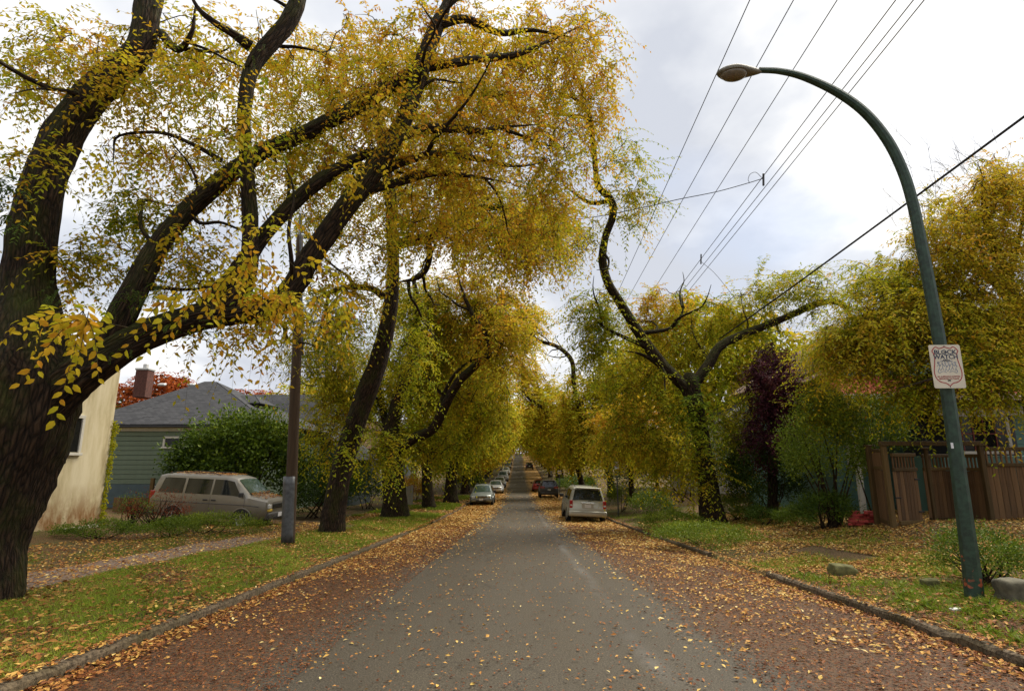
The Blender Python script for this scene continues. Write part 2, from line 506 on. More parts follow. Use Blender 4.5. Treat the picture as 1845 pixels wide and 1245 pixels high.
def mat_kerb():
    m = M('mossy_kerb_concrete')
    v = m.coords('World')
    f = m.noise(v, 26, 5, .7); b = m.noise(v, 1.7, 5, .6)
    c = m.ramp(f, [(.36, (.030, .022, .013)), (.62, (.155, .115, .072))])
    c = m.mix(m.math('MULTIPLY_ADD', b, 3.0, -1.25, clamp=True), c, m.ramp(f, [(.3, (.03, .022, .01)), (.7, (.085, .075, .025))]))
    m.set(c, .9, 0, .25); m.bump(f, .7, .02)
    return m.m
MAT['kerb'] = mat_kerb()
def mat_wood(name, dark, light, scale=(30, 30, 2)):
    m = M(name)
    v = m.coords('Object', scale)
    f = m.noise(v, 1.0, 6, .65, .4)
    info = m.n('ShaderNodeObjectInfo').outputs['Random']
    g = m.math('ADD', m.math('MULTIPLY', f, .75), m.math('MULTIPLY', info, .3))
    m.set(m.ramp(g, [(.25, dark), (.75, light)]), .8, 0, .3); m.bump(f, .5, .008)
    return m.m
MAT['cedar'] = mat_wood('weathered_cedar', (.040, .021, .010), (.19, .105, .045))
MAT['cedar_mossy'] = mat_wood('mossy_cedar_rail', (.045, .027, .009), (.13, .08, .026))
MAT['pole_wood'] = mat_wood('old_pole_wood', (.018, .011, .006), (.085, .052, .027), (24, 24, 1.2))
MAT['pole_metal'] = mat_plain('dull_guard_metal', (.10, .105, .11), .5, .5, .35, 9, bump=.2)
MAT['black_metal'] = mat_plain('black_metal', (.012, .012, .013), .45, .2)
MAT['rubber'] = mat_plain('tyre_rubber', (.014, .0135, .013), .8)
MAT['rim'] = mat_plain('alloy_rim', (.42, .42, .41), .35, .8)
MAT['glass'] = mat_plain('dark_car_glass', (.012, .015, .015), .06, 0, .1, spec=.7)
MAT['glass_green'] = mat_plain('greenish_windscreen', (.035, .055, .042), .08, 0, .1, spec=.7)
MAT['house_glass'] = mat_plain('house_window_glass', (.014, .014, .013), .12, 0, .1, spec=.25)
MAT['lamp_red'] = mat_plain('tail_lamp_red', (.35, .012, .012), .2)
MAT['lamp_clear'] = mat_plain('head_lamp_clear', (.62, .62, .6), .12)
MAT['lamp_amber'] = mat_plain('amber_lamp', (.6, .42, .08), .2)
MAT['plate'] = mat_plain('white_plate', (.62, .63, .65), .4)
MAT['chrome'] = mat_plain('chrome', (.6, .6, .6), .18, 1)
MAT['trim_black'] = mat_plain('black_plastic_trim', (.02, .02, .021), .6)
MAT['white_trim'] = mat_plain('white_painted_trim', (.58, .55, .48), .6, var=.1)
MAT['wire'] = mat_plain('cable_black', (.012, .012, .013), .7)
def mat_paint(name, c, dirt=.25, rough=.28, metal=.45):
    m = M(name)
    v = m.coords('Object')
    s = m.n('ShaderNodeSeparateXYZ'); m.l(m.n('ShaderNodeTexCoord').outputs['Object'], s.inputs[0])
    low = m.math('MULTIPLY_ADD', s.outputs['Z'], -1.6, 1.2, clamp=True)
    n = m.noise(v, 3.5, 6, .65)
    k = m.math('MULTIPLY', m.math('ADD', m.math('MULTIPLY', low, .55), n), dirt, clamp=True)
    m.set(m.mix(k, c, (.085, .070, .052)), m.math('MULTIPLY_ADD', k, .6, rough, clamp=True), metal, .5)
    m.p.inputs['Coat Weight'].default_value = .35
    m.p.inputs['Coat Roughness'].default_value = .12
    return m.m
# ------------------------------------------------------------------ the setting: ground, road, kerbs, paths
def grid_mesh(name, us, ys, zf, mat, kind='structure', uvw=False):
    us = np.asarray(us, float); ys = np.asarray(ys, float)
    U, Y = np.meshgrid(us, ys)
    X = U + cx(Y); Z = zf(X, Y)
    V = np.stack([X, Y, Z], -1).reshape(-1, 3)
    n, k = len(ys), len(us)
    i = np.arange(n - 1)[:, None] * k; j = np.arange(k - 1)[None, :]
    F = np.stack([i + j, i + j + 1, i + k + j + 1, i + k + j], -1).reshape(-1, 4)
    a = Acc(); a.add(V, None, F)
    o = a.build(name, mat)
    if uvw:
        d = o.data.attributes.new('uvw', 'FLOAT_VECTOR', 'POINT')
        d.data.foreach_set('vector', np.stack([U, Y, 0 * U], -1).reshape(-1, 3).astype(np.float32).ravel())
    o['kind'] = kind
    return o
ys_f = np.concatenate([np.arange(-40, 0, 2), np.arange(0, 40, .35), np.arange(40, 120, 2), np.arange(120, 320, 6), np.arange(320, 900, 40)])
us_f = np.concatenate([[-400, -200, -120], np.arange(-80, -20, 6), np.arange(-20, -4.6, .35), [-4.5, -4.37, -4.2, 4.2, 4.37, 4.5], np.arange(4.7, 20, .35), np.arange(20, 80, 6), [120, 200, 400]])
grid_mesh('ground', us_f, ys_f, H, MAT['ground'])
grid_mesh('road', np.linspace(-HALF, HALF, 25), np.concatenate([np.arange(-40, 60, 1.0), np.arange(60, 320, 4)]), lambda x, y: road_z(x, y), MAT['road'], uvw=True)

def sheet(name, u0, u1, y0, y1, mat, lift=.012, step=.5):
    return grid_mesh(name, np.linspace(u0, u1, 7), np.arange(y0, y1, step), lambda x, y: H(x, y) + lift, mat)
sheet('pavement_left', -9.05, -7.75, -6, 70, MAT['path'], .006)
sheet('pavement_right', 6.7, 8.3, -6, 70, MAT['dirt'], .004)
sheet('driveway_left', -16.2, -4.40, 22.7, 27.0, MAT['dirt'], .009)
sheet('driveway_right', 4.40, 9.5, 11.5, 14.1, MAT['dirt'], .009)

def kerb(side, y0, y1, seed):
    rs = np.random.default_rng(seed)
    ys = np.arange(y0, y1 + .01, .3 if y1 < 60 else 1.2)
    prf = [(HALF - .015, -.06), (HALF - .015 + .01, .075), (HALF + .02, .105), (HALF + .10, .115), (HALF + .125, .105), (HALF + .14, -.02)]
    V = []
    for y in ys:
        w = rs.normal(0, .009)
        dz = rs.normal(0, .008)
        for k, (a, z) in enumerate(prf):
            V.append((cx(y) + side * (a + w + rs.normal(0, .004)), y, prof(y) + z + (dz if 0 < k < 5 else 0)))
    n, k = len(ys), len(prf)
    F = [[i * k + j, i * k + j + 1, (i + 1) * k + j + 1, (i + 1) * k + j] for i in range(n - 1) for j in range(k - 1)]
    T = [[0, 1, 2], [0, 2, 3], [0, 3, 4], [0, 4, 5]]
    e = (n - 1) * k
    a = Acc(); a.add(V, T + [[e + b for b in t] for t in T], F)
    o = a.build('kerb', MAT['kerb'], smooth=False)
    o['kind'] = 'structure'
kerb(-1, -6, 21.5, 1); kerb(-1, 27.6, 120, 2); kerb(1, -6, 11.2, 3); kerb(1, 14.4, 120, 4)

# ------------------------------------------------------------------ leaves, sprays, crowns
UP = np.array([0, 0, 1.])
def leaf_geo(acc, P, A, N, L, W, hue, fine=False):
    n = len(P)
    A = nrm(A); S = nrm(np.cross(A, N)); N = np.cross(S, A)
    L = np.broadcast_to(L, (n,))[:, None]; W = np.broadcast_to(W, (n,))[:, None]
    if not fine:
        V = np.stack([P, P + A * L * .42 + S * W * .5 + N * W * .22, P + A * L, P + A * L * .42 - S * W * .5 + N * W * .22], 1)
        b = np.arange(n)[:, None] * 4
        F = np.concatenate([b + [[0, 1, 2]], b + [[0, 2, 3]]])
    else:
        V = np.stack([P, P + A * L * .25 + S * W * .42 + N * W * .14, P + A * L * .6 + S * W * .44 + N * W * .14 - N * L * .03, P + A * L - N * L * .12,
                      P + A * L * .6 - S * W * .44 + N * W * .14 - N * L * .03, P + A * L * .25 - S * W * .42 + N * W * .14, P + A * L * .5], 1)
        b = np.arange(n)[:, None] * 7
        F = np.concatenate([b + [[0, 1, 6]], b + [[1, 2, 6]], b + [[2, 3, 6]], b + [[3, 4, 6]], b + [[4, 5, 6]], b + [[5, 0, 6]]])
    h = np.tile(np.broadcast_to(hue, (n,)), len(F) // n)
    acc.add(V.reshape(-1, 3), F, None, hue=h)

def spray_leaves(rs, O, D, Ls, n, droop, leaf, hue, jit=.3, hue_sd=.07, shape=.5):
    """two-ranked leaves along drooping twigs: returns leaf base, axis, normal, length, hue and the twig curve"""
    s = len(O)
    t = (np.arange(n) + .6) / n
    t = np.clip(t[None, :] + rs.normal(0, .25 / n, (s, n)), .02, 1.02)[..., None]
    D = nrm(D); Ls = np.asarray(Ls)[:, None, None]; dr = np.asarray(droop)[:, None, None]
    pos = O[:, None] + D[:, None] * Ls * t - UP * dr * Ls * t * t
    tan = nrm(D[:, None] - UP * 2 * dr * t)
    side = nrm(np.cross(tan, UP) + 1e-4)
    sg = np.where(np.arange(n) % 2 == 0, 1., -1.)[None, :, None]
    ax = nrm(tan * .55 + side * sg * .8 - UP * .28 + rs.normal(0, jit, (s, n, 3)))
    nor = np.cross(side * sg, tan) * sg + UP * .7 + rs.normal(0, .45, (s, n, 3))
    nor = nor - ax * np.sum(nor * ax, -1, keepdims=True)
    L = leaf * rs.uniform(.7, 1.2, (s, n)) * (1 - .25 * t[..., 0])
    h = np.asarray(hue)[:, None] + rs.normal(0, hue_sd, (s, n))
    f = lambda a: a.reshape(-1, 3)
    return f(pos), f(ax), f(nor), L.ravel(), h.ravel()
def twigs(acc, O, D, Ls, droop, r):
    s = len(O)
    D = nrm(D); t = np.array([0, .35, .7, 1.])[None, :, None]
    Ls = np.asarray(Ls)[:, None, None]; dr = np.asarray(droop)[:, None, None]
    pos = O[:, None] + D[:, None] * Ls * t - UP * dr * Ls * t * t
    a = nrm(np.cross(D, UP) + 1e-4); b = np.cross(D, a)
    th = np.array([0, 2.094, 4.189])
    ring = np.cos(th)[None, :, None] * a[:, None] + np.sin(th)[None, :, None] * b[:, None]
    rr = r * np.array([1, .8, .6, .3])[None, :, None, None]
    V = pos[:, :, None] + ring[:, None] * rr
    base = np.arange(s)[:, None, None] * 12 + np.arange(3)[None, :, None] * 3
    j = np.arange(3)[None, None, :]; j2 = (j + 1) % 3
    F = np.stack([base + j, base + j2, base + 3 + j2, base + 3 + j], -1).reshape(-1, 4)
    acc.add(V.reshape(-1, 3), None, F)

def limb_points(spec, K_per=5):
    """spec rows: px, py, distance, radius px -> world polyline with radii in metres"""
    rows = []
    for px, py, d, r in spec:
        p = at(px, py, d); b = ray(px, py)[1]
        u_ = (px - CXP) / FPX
        rows.append((*p, r / FPX * d / b / math.sqrt(1 + .8 * u_ * u_)))      # wide lens stretches off-axis widths
    return crm(rows, K_per)
def ellipsoid(rs, n, hollow=.0):
    v = nrm(rs.normal(size=(n, 3)))
    r = rs.uniform(hollow, 1, (n, 1)) ** (1 / 2.2)
    return v * r
def grow(rs, attach, ends, br_r, maxlen):
    """thin branches from the nearest wood to every end point; returns list of polylines"""
    A = [np.asarray(a, float) for a in attach]
    arr = np.vstack(A)
    d0 = np.array([np.min(np.sum((arr - e) ** 2, 1)) for e in ends])
    out = []
    cap = np.zeros((len(arr) + len(ends) * 5, 3)); cap[:len(arr)] = arr; n = len(arr)
    for i in np.argsort(d0):
        e = ends[i]
        dd = np.sum((cap[:n] - e) ** 2, 1)
        k = int(np.argmin(dd)); s = cap[k]
        ln = math.sqrt(dd[k])
        if ln < .05: continue
        m1 = s * .66 + e * .34 + UP * ln * .12 + rs.normal(0, ln * .09, 3)
        m2 = s * .33 + e * .67 + UP * ln * .12 + rs.normal(0, ln * .09, 3)
        P = crm(np.array([s, m1, m2, e]), 2)
        out.append((P, ln))
        cap[n:n + 4] = P[[2, 4, 5, 6]]; n += 4
    return out

def make_crown(rs, wood, leaves, attach, blobs, leaf, spray_len=.6, n_leaf=14, per_branch=7, br_r=.012, droop=.35, twig=True,
               fine=False, droop_dir=.25, twig_r=.0035, width=.5):
    """blobs: (px,py,d, rx px, ry px, rd m, branches, hue, hue_sd)"""
    ends, hues = [], []
    for px, py, d, rx, ry, rd, nb, hue, hsd in blobs:
        e = ellipsoid(rs, nb)
        P = np.array([at(px + a * rx, py - c * ry, max(d + b * rd, 3.5)) for a, b, c in e])
        ends.append(P); hues.append(np.clip(rs.normal(hue, hsd, nb), .02, .98))
    ends = np.vstack(ends); hues = np.concatenate(hues)
    return crown_from_ends(rs, wood, leaves, attach, ends, hues, leaf, spray_len, n_leaf, per_branch, br_r, droop, twig, fine, droop_dir, twig_r, width)
def crown_from_ends(rs, wood, leaves, attach, ends, hues, leaf, spray_len, n_leaf, per_branch, br_r, droop, twig, fine, droop_dir, twig_r, width):
    brs = grow(rs, attach, ends, br_r, 3)
    O, D, Hh = [], [], []
    for (P, ln) in brs:
        r0 = br_r * min(3.2, .6 + ln * 1.0)
        tube(wood, P, np.linspace(r0, br_r * .4, len(P)), 4, cap=False)
        i = int(np.argmin(np.sum((ends - P[-1]) ** 2, 1)))
        m = per_branch
        tt = rs.uniform(.25 if ln < 1.5 else .45, 1.0, m); tt[0] = 1
        idx = tt * (len(P) - 1); k = np.minimum(idx.astype(int), len(P) - 2); fr = (idx - k)[:, None]
        O.append(P[k] * (1 - fr) + P[k + 1] * fr)
        bd = nrm(P[-1] - P[0]); bd[2] *= .4
        dd = bd * .6 + rs.normal(0, .7, (m, 3)) - UP * droop_dir
        dd[:, 2] = np.clip(dd[:, 2], -1.2, .5)
        D.append(dd); Hh.append(np.full(m, hues[i]) + rs.normal(0, .05, m))
    O = np.vstack(O); D = np.vstack(D); Hh = np.clip(np.concatenate(Hh), 0, 1)
    Ls = spray_len * rs.uniform(.55, 1.25, len(O)); dr = droop * rs.uniform(.3, 1.5, len(O))
    P, A, N, L, h = spray_leaves(rs, O, D, Ls, n_leaf, dr, leaf, Hh)
    leaf_geo(leaves, P, A, N, L, L * width, np.clip(h, 0, 1), fine)
    if twig: twigs(wood, O, D, Ls, dr, twig_r)
    return len(P)

def street_tree(name, label, limbs, blobs, seed, leaf, base, Ktrunk=20, rough=.10, flare=.5, bark='bark', group=None, extra=None, slim=1.0, thin=1.0, forks=0, hug=None, hue_shift=0, **kw):
    rs = np.random.default_rng(seed)
    wood, twg, leaves = Acc(), Acc(), Acc()
    attach = []
    for i, sp_ in enumerate(limbs):
        L = limb_points(sp_, 6 if i == 0 else 5)
        P, r = L[:, :3], L[:, 3] * (slim if i else thin)
        r = r * np.interp(np.arange(len(r)), [len(r) - 9, len(r) - 1], [1, .3]) if r[-1] < .12 else r
        K = Ktrunk if r.max() > .2 else (12 if r.max() > .08 else 8)
        tube(wood, P, r, K, rough, seed + i, flare if i == 0 else 0)
        attach.append(P[len(P) // 4:] if i == 0 else P)
    pool = [(P_[k_], nrm(P_[min(k_ + 1, len(P_) - 1)] - P_[k_ - 1])) for i_, P_ in enumerate(attach) for k_ in range(len(P_) // 2 if i_ == 0 else 2, len(P_) - 3, 3)]
    for f_ in range(forks):          # crooked side branches
        p_, t_ = pool[int(rs.integers(0, len(pool)))]
        d_ = nrm(t_ * .6 + rs.normal(0, .6, 3)); ln_ = rs.uniform(.030, .068) * min(abs(p_[1]), 9.5); pts_ = [p_]
        for q_ in range(5):
            d_ = nrm(d_ + rs.normal(0, .38, 3) + UP * .08); pts_.append(pts_[-1] + d_ * ln_)
        r0_ = rs.uniform(.0030, .0054) * min(abs(p_[1]), 15)
        C_ = crm(np.array(pts_), 4); tube(wood, C_, np.linspace(r0_, r0_ * .15, len(C_)), 7, .06, seed + f_); attach.append(C_[3:])
    blobs = [b_[:7] + (b_[7] + hue_shift, b_[8]) for b_ in blobs]
    n = make_crown(rs, twg, leaves, attach, blobs, leaf, **kw)
    if hug:       # short shoots growing straight from the limbs
        m_, hu_, lf_ = hug
        A_ = np.vstack([a_ for a_ in attach[1:]] + [attach[0][len(attach[0]) // 3:]])
        O_ = A_[rs.integers(0, len(A_), m_)] + rs.normal(0, .06, (m_, 3))
        D_ = rs.normal(0, .6, (m_, 3)) + np.array([0, -.5, -.2])
        Ls_ = kw.get('spray_len', .6) * rs.uniform(.4, .9, m_); dr_h = rs.uniform(.3, 1.0, m_)
        P_h, A_h, N_h, L_h, h_h = spray_leaves(rs, O_, D_, Ls_, 12, dr_h, lf_, np.clip(rs.normal(hu_, .12, m_), .05, .9))
        leaf_geo(leaves, P_h, A_h, N_h, L_h, L_h * .45, np.clip(h_h, 0, 1)); twigs(twg, O_, D_, Ls_, dr_h, .004)
    root = empty(name, base)
    tag(root, label, 'tree', group)
    wood.build('trunk', MAT[bark], root, base)
    twg.build('branches', MAT['bark_far'], root, base, kind='stuff')
    leaves.build('crown', MAT['leaf'], root, base, smooth=False, kind='stuff')
    if extra: extra(root, rs, base)
    return root, n

# ---- the big leaning tree at the left edge
B1 = at(-15, 1112, 8.2)
L1 = [
 [(-46, 1130, 8.2, 88), (-38, 1050, 8.2, 84), (-26, 960, 8.2, 88), (-2, 870, 8.2, 96), (24, 780, 8.2, 106), (44, 690, 8.2, 108), (50, 610, 8.2, 74), (50, 540, 8.3, 54), (56, 450, 8.4, 46), (74, 350, 8.5, 41), (104, 265, 8.6, 37), (150, 190, 8.8, 33), (200, 140, 9, 30), (245, 100, 9.1, 25), (262, 50, 9.2, 24), (270, 0, 9.3, 25), (290, -90, 9.4, 21)],
 [(40, 790, 8.2, 70), (108, 706, 8.2, 64), (195, 640, 8.25, 54), (275, 600, 8.4, 44), (350, 575, 8.5, 40), (430, 562, 8.6, 37), (492, 555, 8.7, 33), (528, 515, 8.8, 30), (558, 465, 8.9, 28), (602, 402, 9, 28), (652, 335, 9.1, 27), (692, 280, 9.3, 25), (724, 225, 9.5, 22), (748, 165, 9.7, 20), (764, 110, 9.8, 22), (784, 55, 10, 19), (805, 5, 10.2, 16), (825, -60, 10.3, 12)],
 [(180, 650, 8.25, 45), (225, 560, 8.3, 40), (255, 500, 8.4, 34), (292, 435, 8.6, 29), (340, 378, 8.8, 27), (402, 322, 9, 25), (470, 275, 9.2, 22), (540, 245, 9.4, 20), (620, 205, 9.6, 20), (690, 165, 9.8, 20), (738, 132, 9.9, 18), (765, 105, 9.9, 15)],
 [(420, 560, 8.6, 34), (442, 500, 8.5, 29), (452, 430, 8.5, 23), (447, 330, 8.5, 20), (441, 240, 8.5, 18), (443, 170, 8.6, 19), (457, 115, 8.7, 22), (492, 72, 8.8, 23), (525, 30, 8.9, 23), (545, -20, 9, 21), (560, -90, 9.1, 17)],
 [(350, 575, 8.5, 30), (415, 510, 8.7, 28), (475, 425, 8.8, 22), (545, 350, 9, 20), (600, 310, 9.2, 19), (650, 282, 9.4, 17), (700, 262, 9.5, 12)],
 [(452, 85, 8.7, 16), (420, 62, 8.5, 11), (385, 40, 8.3, 9), (355, 12, 8.2, 8), (330, -40, 8.1, 6)],
 [(768, 120, 9.8, 15), (820, 114, 10, 12), (870, 106, 10.3, 10), (930, 98, 10.7, 8), (1000, 70, 11.2, 5), (1060, 40, 11.6, 3)],
 [(708, 248, 9.4, 16), (760, 234, 9.8, 14), (812, 232, 10.2, 12), (868, 238, 10.6, 9), (900, 230, 11, 7), (970, 225, 11.6, 4)],
 [(668, 318, 9.2, 15), (730, 290, 9.6, 12), (790, 278, 10, 10), (850, 285, 10.4, 8), (930, 300, 11, 5), (990, 290, 11.5, 3)],
 [(655, 345, 9.1, 13), (720, 328, 9.5, 11), (780, 312, 10, 10), (850, 318, 10.5, 7), (920, 330, 11, 4)],
 [(790, 45, 10, 13), (840, 35, 10.3, 11), (900, 60, 10.7, 8), (960, 55, 11, 7), (1040, 70, 11.5, 4)],
 [(170, 180, 8.8, 14), (120, 165, 8.4, 7), (70, 160, 8, 5), (15, 170, 7.6, 3)],
 [(290, 60, 9.2, 14), (320, 90, 9, 10), (345, 60, 8.8, 9), (352, 10, 8.7, 7)],
 [(400, 290, 8.9, 8), (350, 262, 8.7, 6), (290, 240, 8.5, 5), (215, 245, 8.4, 4), (205, 275, 8.4, 3), (205, 305, 8.4, 2)],
]
BL1 = [
 (110, 110, 9.2, 130, 110, 1.3, 62, .50, .10), (320, 110, 9.8, 190, 110, 1.6, 100, .54, .10), (330, 290, 9.6, 150, 90, 1.3, 54, .55, .10),
 (260, 390, 9.2, 90, 50, .8, 28, .34, .08), (600, 120, 10.4, 170, 120, 1.6, 110, .56, .10),
 (560, 280, 9.8, 130, 100, 1.2, 56, .48, .12), (820, 110, 10.8, 190, 130, 2.0, 120, .60, .10), (1010, 80, 11.8, 130, 80, 1.5, 90, .62, .08), (1060, 150, 12.4, 60, 80, 1.0, 34, .62, .08),
 (860, 260, 11.2, 210, 130, 2.2, 140, .58, .11), (1010, 260, 12.2, 100, 130, 1.5, 80, .55, .11), (900, 400, 12.4, 150, 70, 2, 70, .52, .11), (740, 400, 11.5, 110, 60, 1.2, 30, .54, .1),
 (430, 230, 8.0, 110, 100, .4, 16, .48, .14), (150, 470, 8.8, 110, 60, .7, 28, .42, .10), (340, 470, 8.8, 110, 50, .8, 26, .52, .08),
 (60, 300, 7.8, 60, 60, .3, 8, .48, .1), (480, 590, 8.6, 130, 50, .7, 22, .56, .08), (640, 480, 9.6, 80, 70, .8, 24, .52, .08),
 (700, 180, 9.0, 120, 100, .5, 20, .6, .08), (800, 290, 9.6, 110, 60, .5, 26, .62, .08), (230, 150, 8.3, 120, 80, .4, 16, .54, .08),
]
def near_sprays(root, rs, base):
    """hanging leaf sprays close to the camera, every leaf its own mesh, plus ferns and ivy on the moss"""
    me = []
    for k in range(3):
        a = Acc()
        leaf_geo(a, np.zeros((1, 3)), np.array([[1., 0, 0]]), np.array([[0, 0, 1.]]), 1.0, [.52, .58, .47][k], .5, True)
        me.append(a.mesh('leaf', MAT['leaf_near'], smooth=True))
    tw = Acc()
    hang = [((150, 562, 5.6), (95, 770, 5.3), 20, .105), ((150, 562, 5.6), (178, 690, 5.4), 15, .10), ((150, 560, 5.6), (30, 700, 5.2), 14, .10), ((160, 562, 5.6), (130, 700, 5.4), 13, .10),
            ((230, 590, 5.8), (30, 605, 5.2), 16, .10), ((130, 575, 5.7), (60, 690, 5.3), 12, .095), ((320, 525, 6.4), (205, 665, 6.1), 15, .10), ((330, 520, 6.4), (255, 650, 6.2), 14, .10),
            ((400, 500, 6.6), (300, 610, 6.4), 16, .095), ((440, 470, 6.7), (350, 600, 6.5), 16, .095), ((460, 450, 6.7), (420, 600, 6.6), 15, .095), ((470, 460, 6.7), (470, 640, 6.6), 14, .09),
            ((480, 470, 6.8), (540, 600, 6.7), 14, .09), ((520, 470, 6.9), (600, 610, 6.9), 14, .09), ((540, 460, 6.9), (650, 560, 6.9), 13, .09), ((430, 430, 6.7), (500, 520, 6.6), 12, .09),
            ((450, 205, 7.0), (430, 300, 6.9), 12, .09), ((450, 215, 7.0), (480, 290, 6.9), 11, .09), ((120, 560, 5.9), (40, 590, 5.5), 9, .10), ((330, 600, 6.6), (450, 690, 6.5), 11, .08), ((500, 560, 6.9), (465, 700, 6.8), 10, .08)]
    cnt = 0
    for a, b, n, lf in hang:
        p0, p1 = at(*a), at(*b)
        mid = (p0 + p1) / 2 + UP * .12 * np.linalg.norm(p1 - p0) + rs.normal(0, .02, 3)
        C = crm(np.array([p0, mid, p1]), 12)
        tube(tw, C, np.linspace(.006, .0015, len(C)), 4, cap=False)
        T = nrm(np.gradient(C, axis=0))
        for k in range(n):
            if cnt >= 296: break
            f = .12 + .88 * (k + .5) / n
            i = min(int(f * (len(C) - 1)), len(C) - 1)
            t = T[i]; view = nrm(np.array([0, 0, CAMZ]) - C[i])
            side = nrm(np.cross(t, view)) * (1 if k % 2 else -1)
            ax = nrm(t * .75 + side * .62 - UP * .12 + rs.normal(0, .14, 3))
            nn = view + rs.normal(0, .42, 3); nn = nrm(nn - ax * np.dot(nn, ax))
            sd = np.cross(nn, ax)
            s = lf * 1.3 * rs.uniform(.75, 1.15) * (1.05 - .35 * f)
            o = link('leaf', me[cnt % 3], root)
            mt = Matrix(((ax[0], sd[0], nn[0], 0), (ax[1], sd[1], nn[1], 0), (ax[2], sd[2], nn[2], 0), (0, 0, 0, 1)))
            o.matrix_local = Matrix.Translation(Vector(C[i] - np.asarray(base))) @ mt @ Matrix.Scale(s, 4)
            cnt += 1
    nlv = Acc()
    zones = [(440, 490, 7.2, 70, 50, 15, .62), (500, 550, 7.3, 100, 60, 22, .62), (380, 530, 7.2, 80, 50, 11, .56), (575, 560, 7.6, 80, 70, 22, .62), (470, 420, 7.4, 60, 50, 12, .58), (440, 270, 7.6, 40, 40, 9, .38),
             (150, 570, 6.4, 90, 30, 12, .52), (350, 430, 7.8, 60, 60, 7, .56), (640, 330, 8.4, 90, 60, 13, .60), (250, 300, 7.6, 120, 60, 12, .55), (380, 150, 7.8, 150, 60, 13, .55), (700, 200, 8.8, 80, 70, 16, .62), (840, 210, 9.6, 50, 50, 20, .74), (820, 130, 9.6, 100, 60, 20, .70), (910, 200, 9.8, 30, 20, 10, .76)]
    for px, py, d, rx, ry, n, hu in zones:
        O = np.array([at(px + rs.normal(0, rx * .5), py - abs(rs.normal(0, ry * .4)), d + rs.normal(0, .3)) for _ in range(n)])
        D = rs.normal(0, .6, (n, 3)) - UP * .5
        Ls = rs.uniform(.3, .7, n); dr = rs.uniform(.3, .9, n)
        P, A, N, L, h = spray_leaves(rs, O, D, Ls, 11, dr, .108, np.clip(rs.normal(hu, .09, n), 0, 1), jit=.32)
        leaf_geo(nlv, P, A, N, L, L * .54, np.clip(h, 0, 1), True); twigs(tw, O, D, Ls, dr, .003)
    nlv.build('leaf_sprays', MAT['leaf'], root, base, smooth=False, kind='stuff')
    tw.build('twigs', MAT['bark_far'], root, base, kind='stuff')
    # licorice fern tufts and moss rooted on the limbs
    fr = Acc()
    spots = [(25, 330, 7.85, 70, .42), (20, 390, 7.85, 60, .42), (85, 530, 7.75, 45, .16), (100, 525, 7.8, 30, .15), (255, 530, 7.95, 120, .15), (225, 545, 7.9, 90, .15), (290, 520, 8.0, 90, .14), (320, 585, 8.15, 45, .2), (380, 600, 8.2, 45, .22), (405, 585, 8.25, 40, .22),
             (460, 90, 8.4, 40, .16), (500, 570, 8.4, 30, .25), (210, 640, 7.75, 30, .12), (440, 250, 8.2, 20, .15), (160, 600, 7.8, 40, .12)]
    for px, py, d, n, ln in spots:
        O = np.array([at(px + rs.normal(0, 16), py + rs.normal(0, 9), d + rs.normal(0, .04)) for _ in range(n // 5)])
        D = rs.normal(0, .6, (len(O), 3)) - UP * .35 + np.array([0, -.5, 0])
        P, A, N, L, h = spray_leaves(rs, O, D, np.full(len(O), ln), 20, np.full(len(O), .5), ln * .24, np.full(len(O), .45), jit=.1, hue_sd=.12)
        leaf_geo(fr, P, A, N, L, L * .3, np.clip(h, 0, 1))
    fr.build('fern_tufts', MAT['green'], root, base, smooth=False, kind='stuff')
t1, n1_ = street_tree('street_tree', 'huge mossy tree with thick sprawling limbs and golden leaf sprays at the left edge', L1, BL1, 11, .122, B1, 44, .12, .12,
                      extra=near_sprays, slim=.68, forks=30, hug=(80, .5, .10), spray_len=.8, n_leaf=12, per_branch=4, br_r=.010, width=.44, droop=.55, hue_shift=.04)
print('leaves tree 1', n1_)

# ---- second tree behind the wooden pole
L2 = [
 [(598, 966, 20.4, 27), (606, 900, 20.4, 25), (622, 820, 20.4, 24), (650, 735, 20.3, 23), (682, 650, 20.2, 21), (701, 570, 20.1, 17), (708, 490, 20, 14), (706, 410, 20, 13), (702, 345, 20, 12), (692, 280, 20, 12), (680, 200, 19.8, 9), (690, 100, 19.5, 6)],
 [(712, 442, 20, 13), (750, 432, 19.8, 13), (788, 420, 19.5, 11), (830, 386, 19, 9), (880, 374, 18.5, 8), (940, 380, 18, 6), (1010, 385, 17.5, 4)],
 [(770, 428, 19.6, 8), (774, 460, 19.6, 8), (765, 490, 19.6, 7), (745, 503, 19.6, 7), (720, 508, 19.8, 6)],
 [(692, 535, 20, 10), (668, 520, 19.8, 8), (625, 518, 19.4, 7), (585, 530, 19, 5), (560, 545, 18.8, 3)],
 [(702, 350, 20, 10), (650, 300, 20, 8), (600, 270, 20.5, 6), (540, 230, 21, 4)],
]
BL2 = [(860, 380, 18.5, 180, 90, 3, 230, .56, .10), (960, 430, 17, 80, 60, 2.5, 90, .58, .09), (600, 560, 19.5, 70, 90, 1.5, 60, .40, .09), (605, 740, 22.2, 60, 110, 1.0, 100, .45, .07), (570, 640, 21.5, 50, 60, 1.0, 36, .42, .07),
       (700, 800, 22.0, 45, 50, .8, 30, .36, .08), (740, 640, 22.6, 50, 110, 1.2, 60, .38, .08), (610, 640, 22, 50, 90, 1.2, 50, .42, .08), (740, 330, 22.5, 120, 110, 2, 110, .5, .1), (580, 330, 21, 110, 120, 3, 90, .46, .1),
       (620, 170, 20, 200, 130, 3, 140, .55, .1), (850, 180, 19, 200, 130, 3, 160, .6, .08), (630, 800, 20.0, 26, 50, .4, 10, .35, .06)]
B2 = G(598, 962)
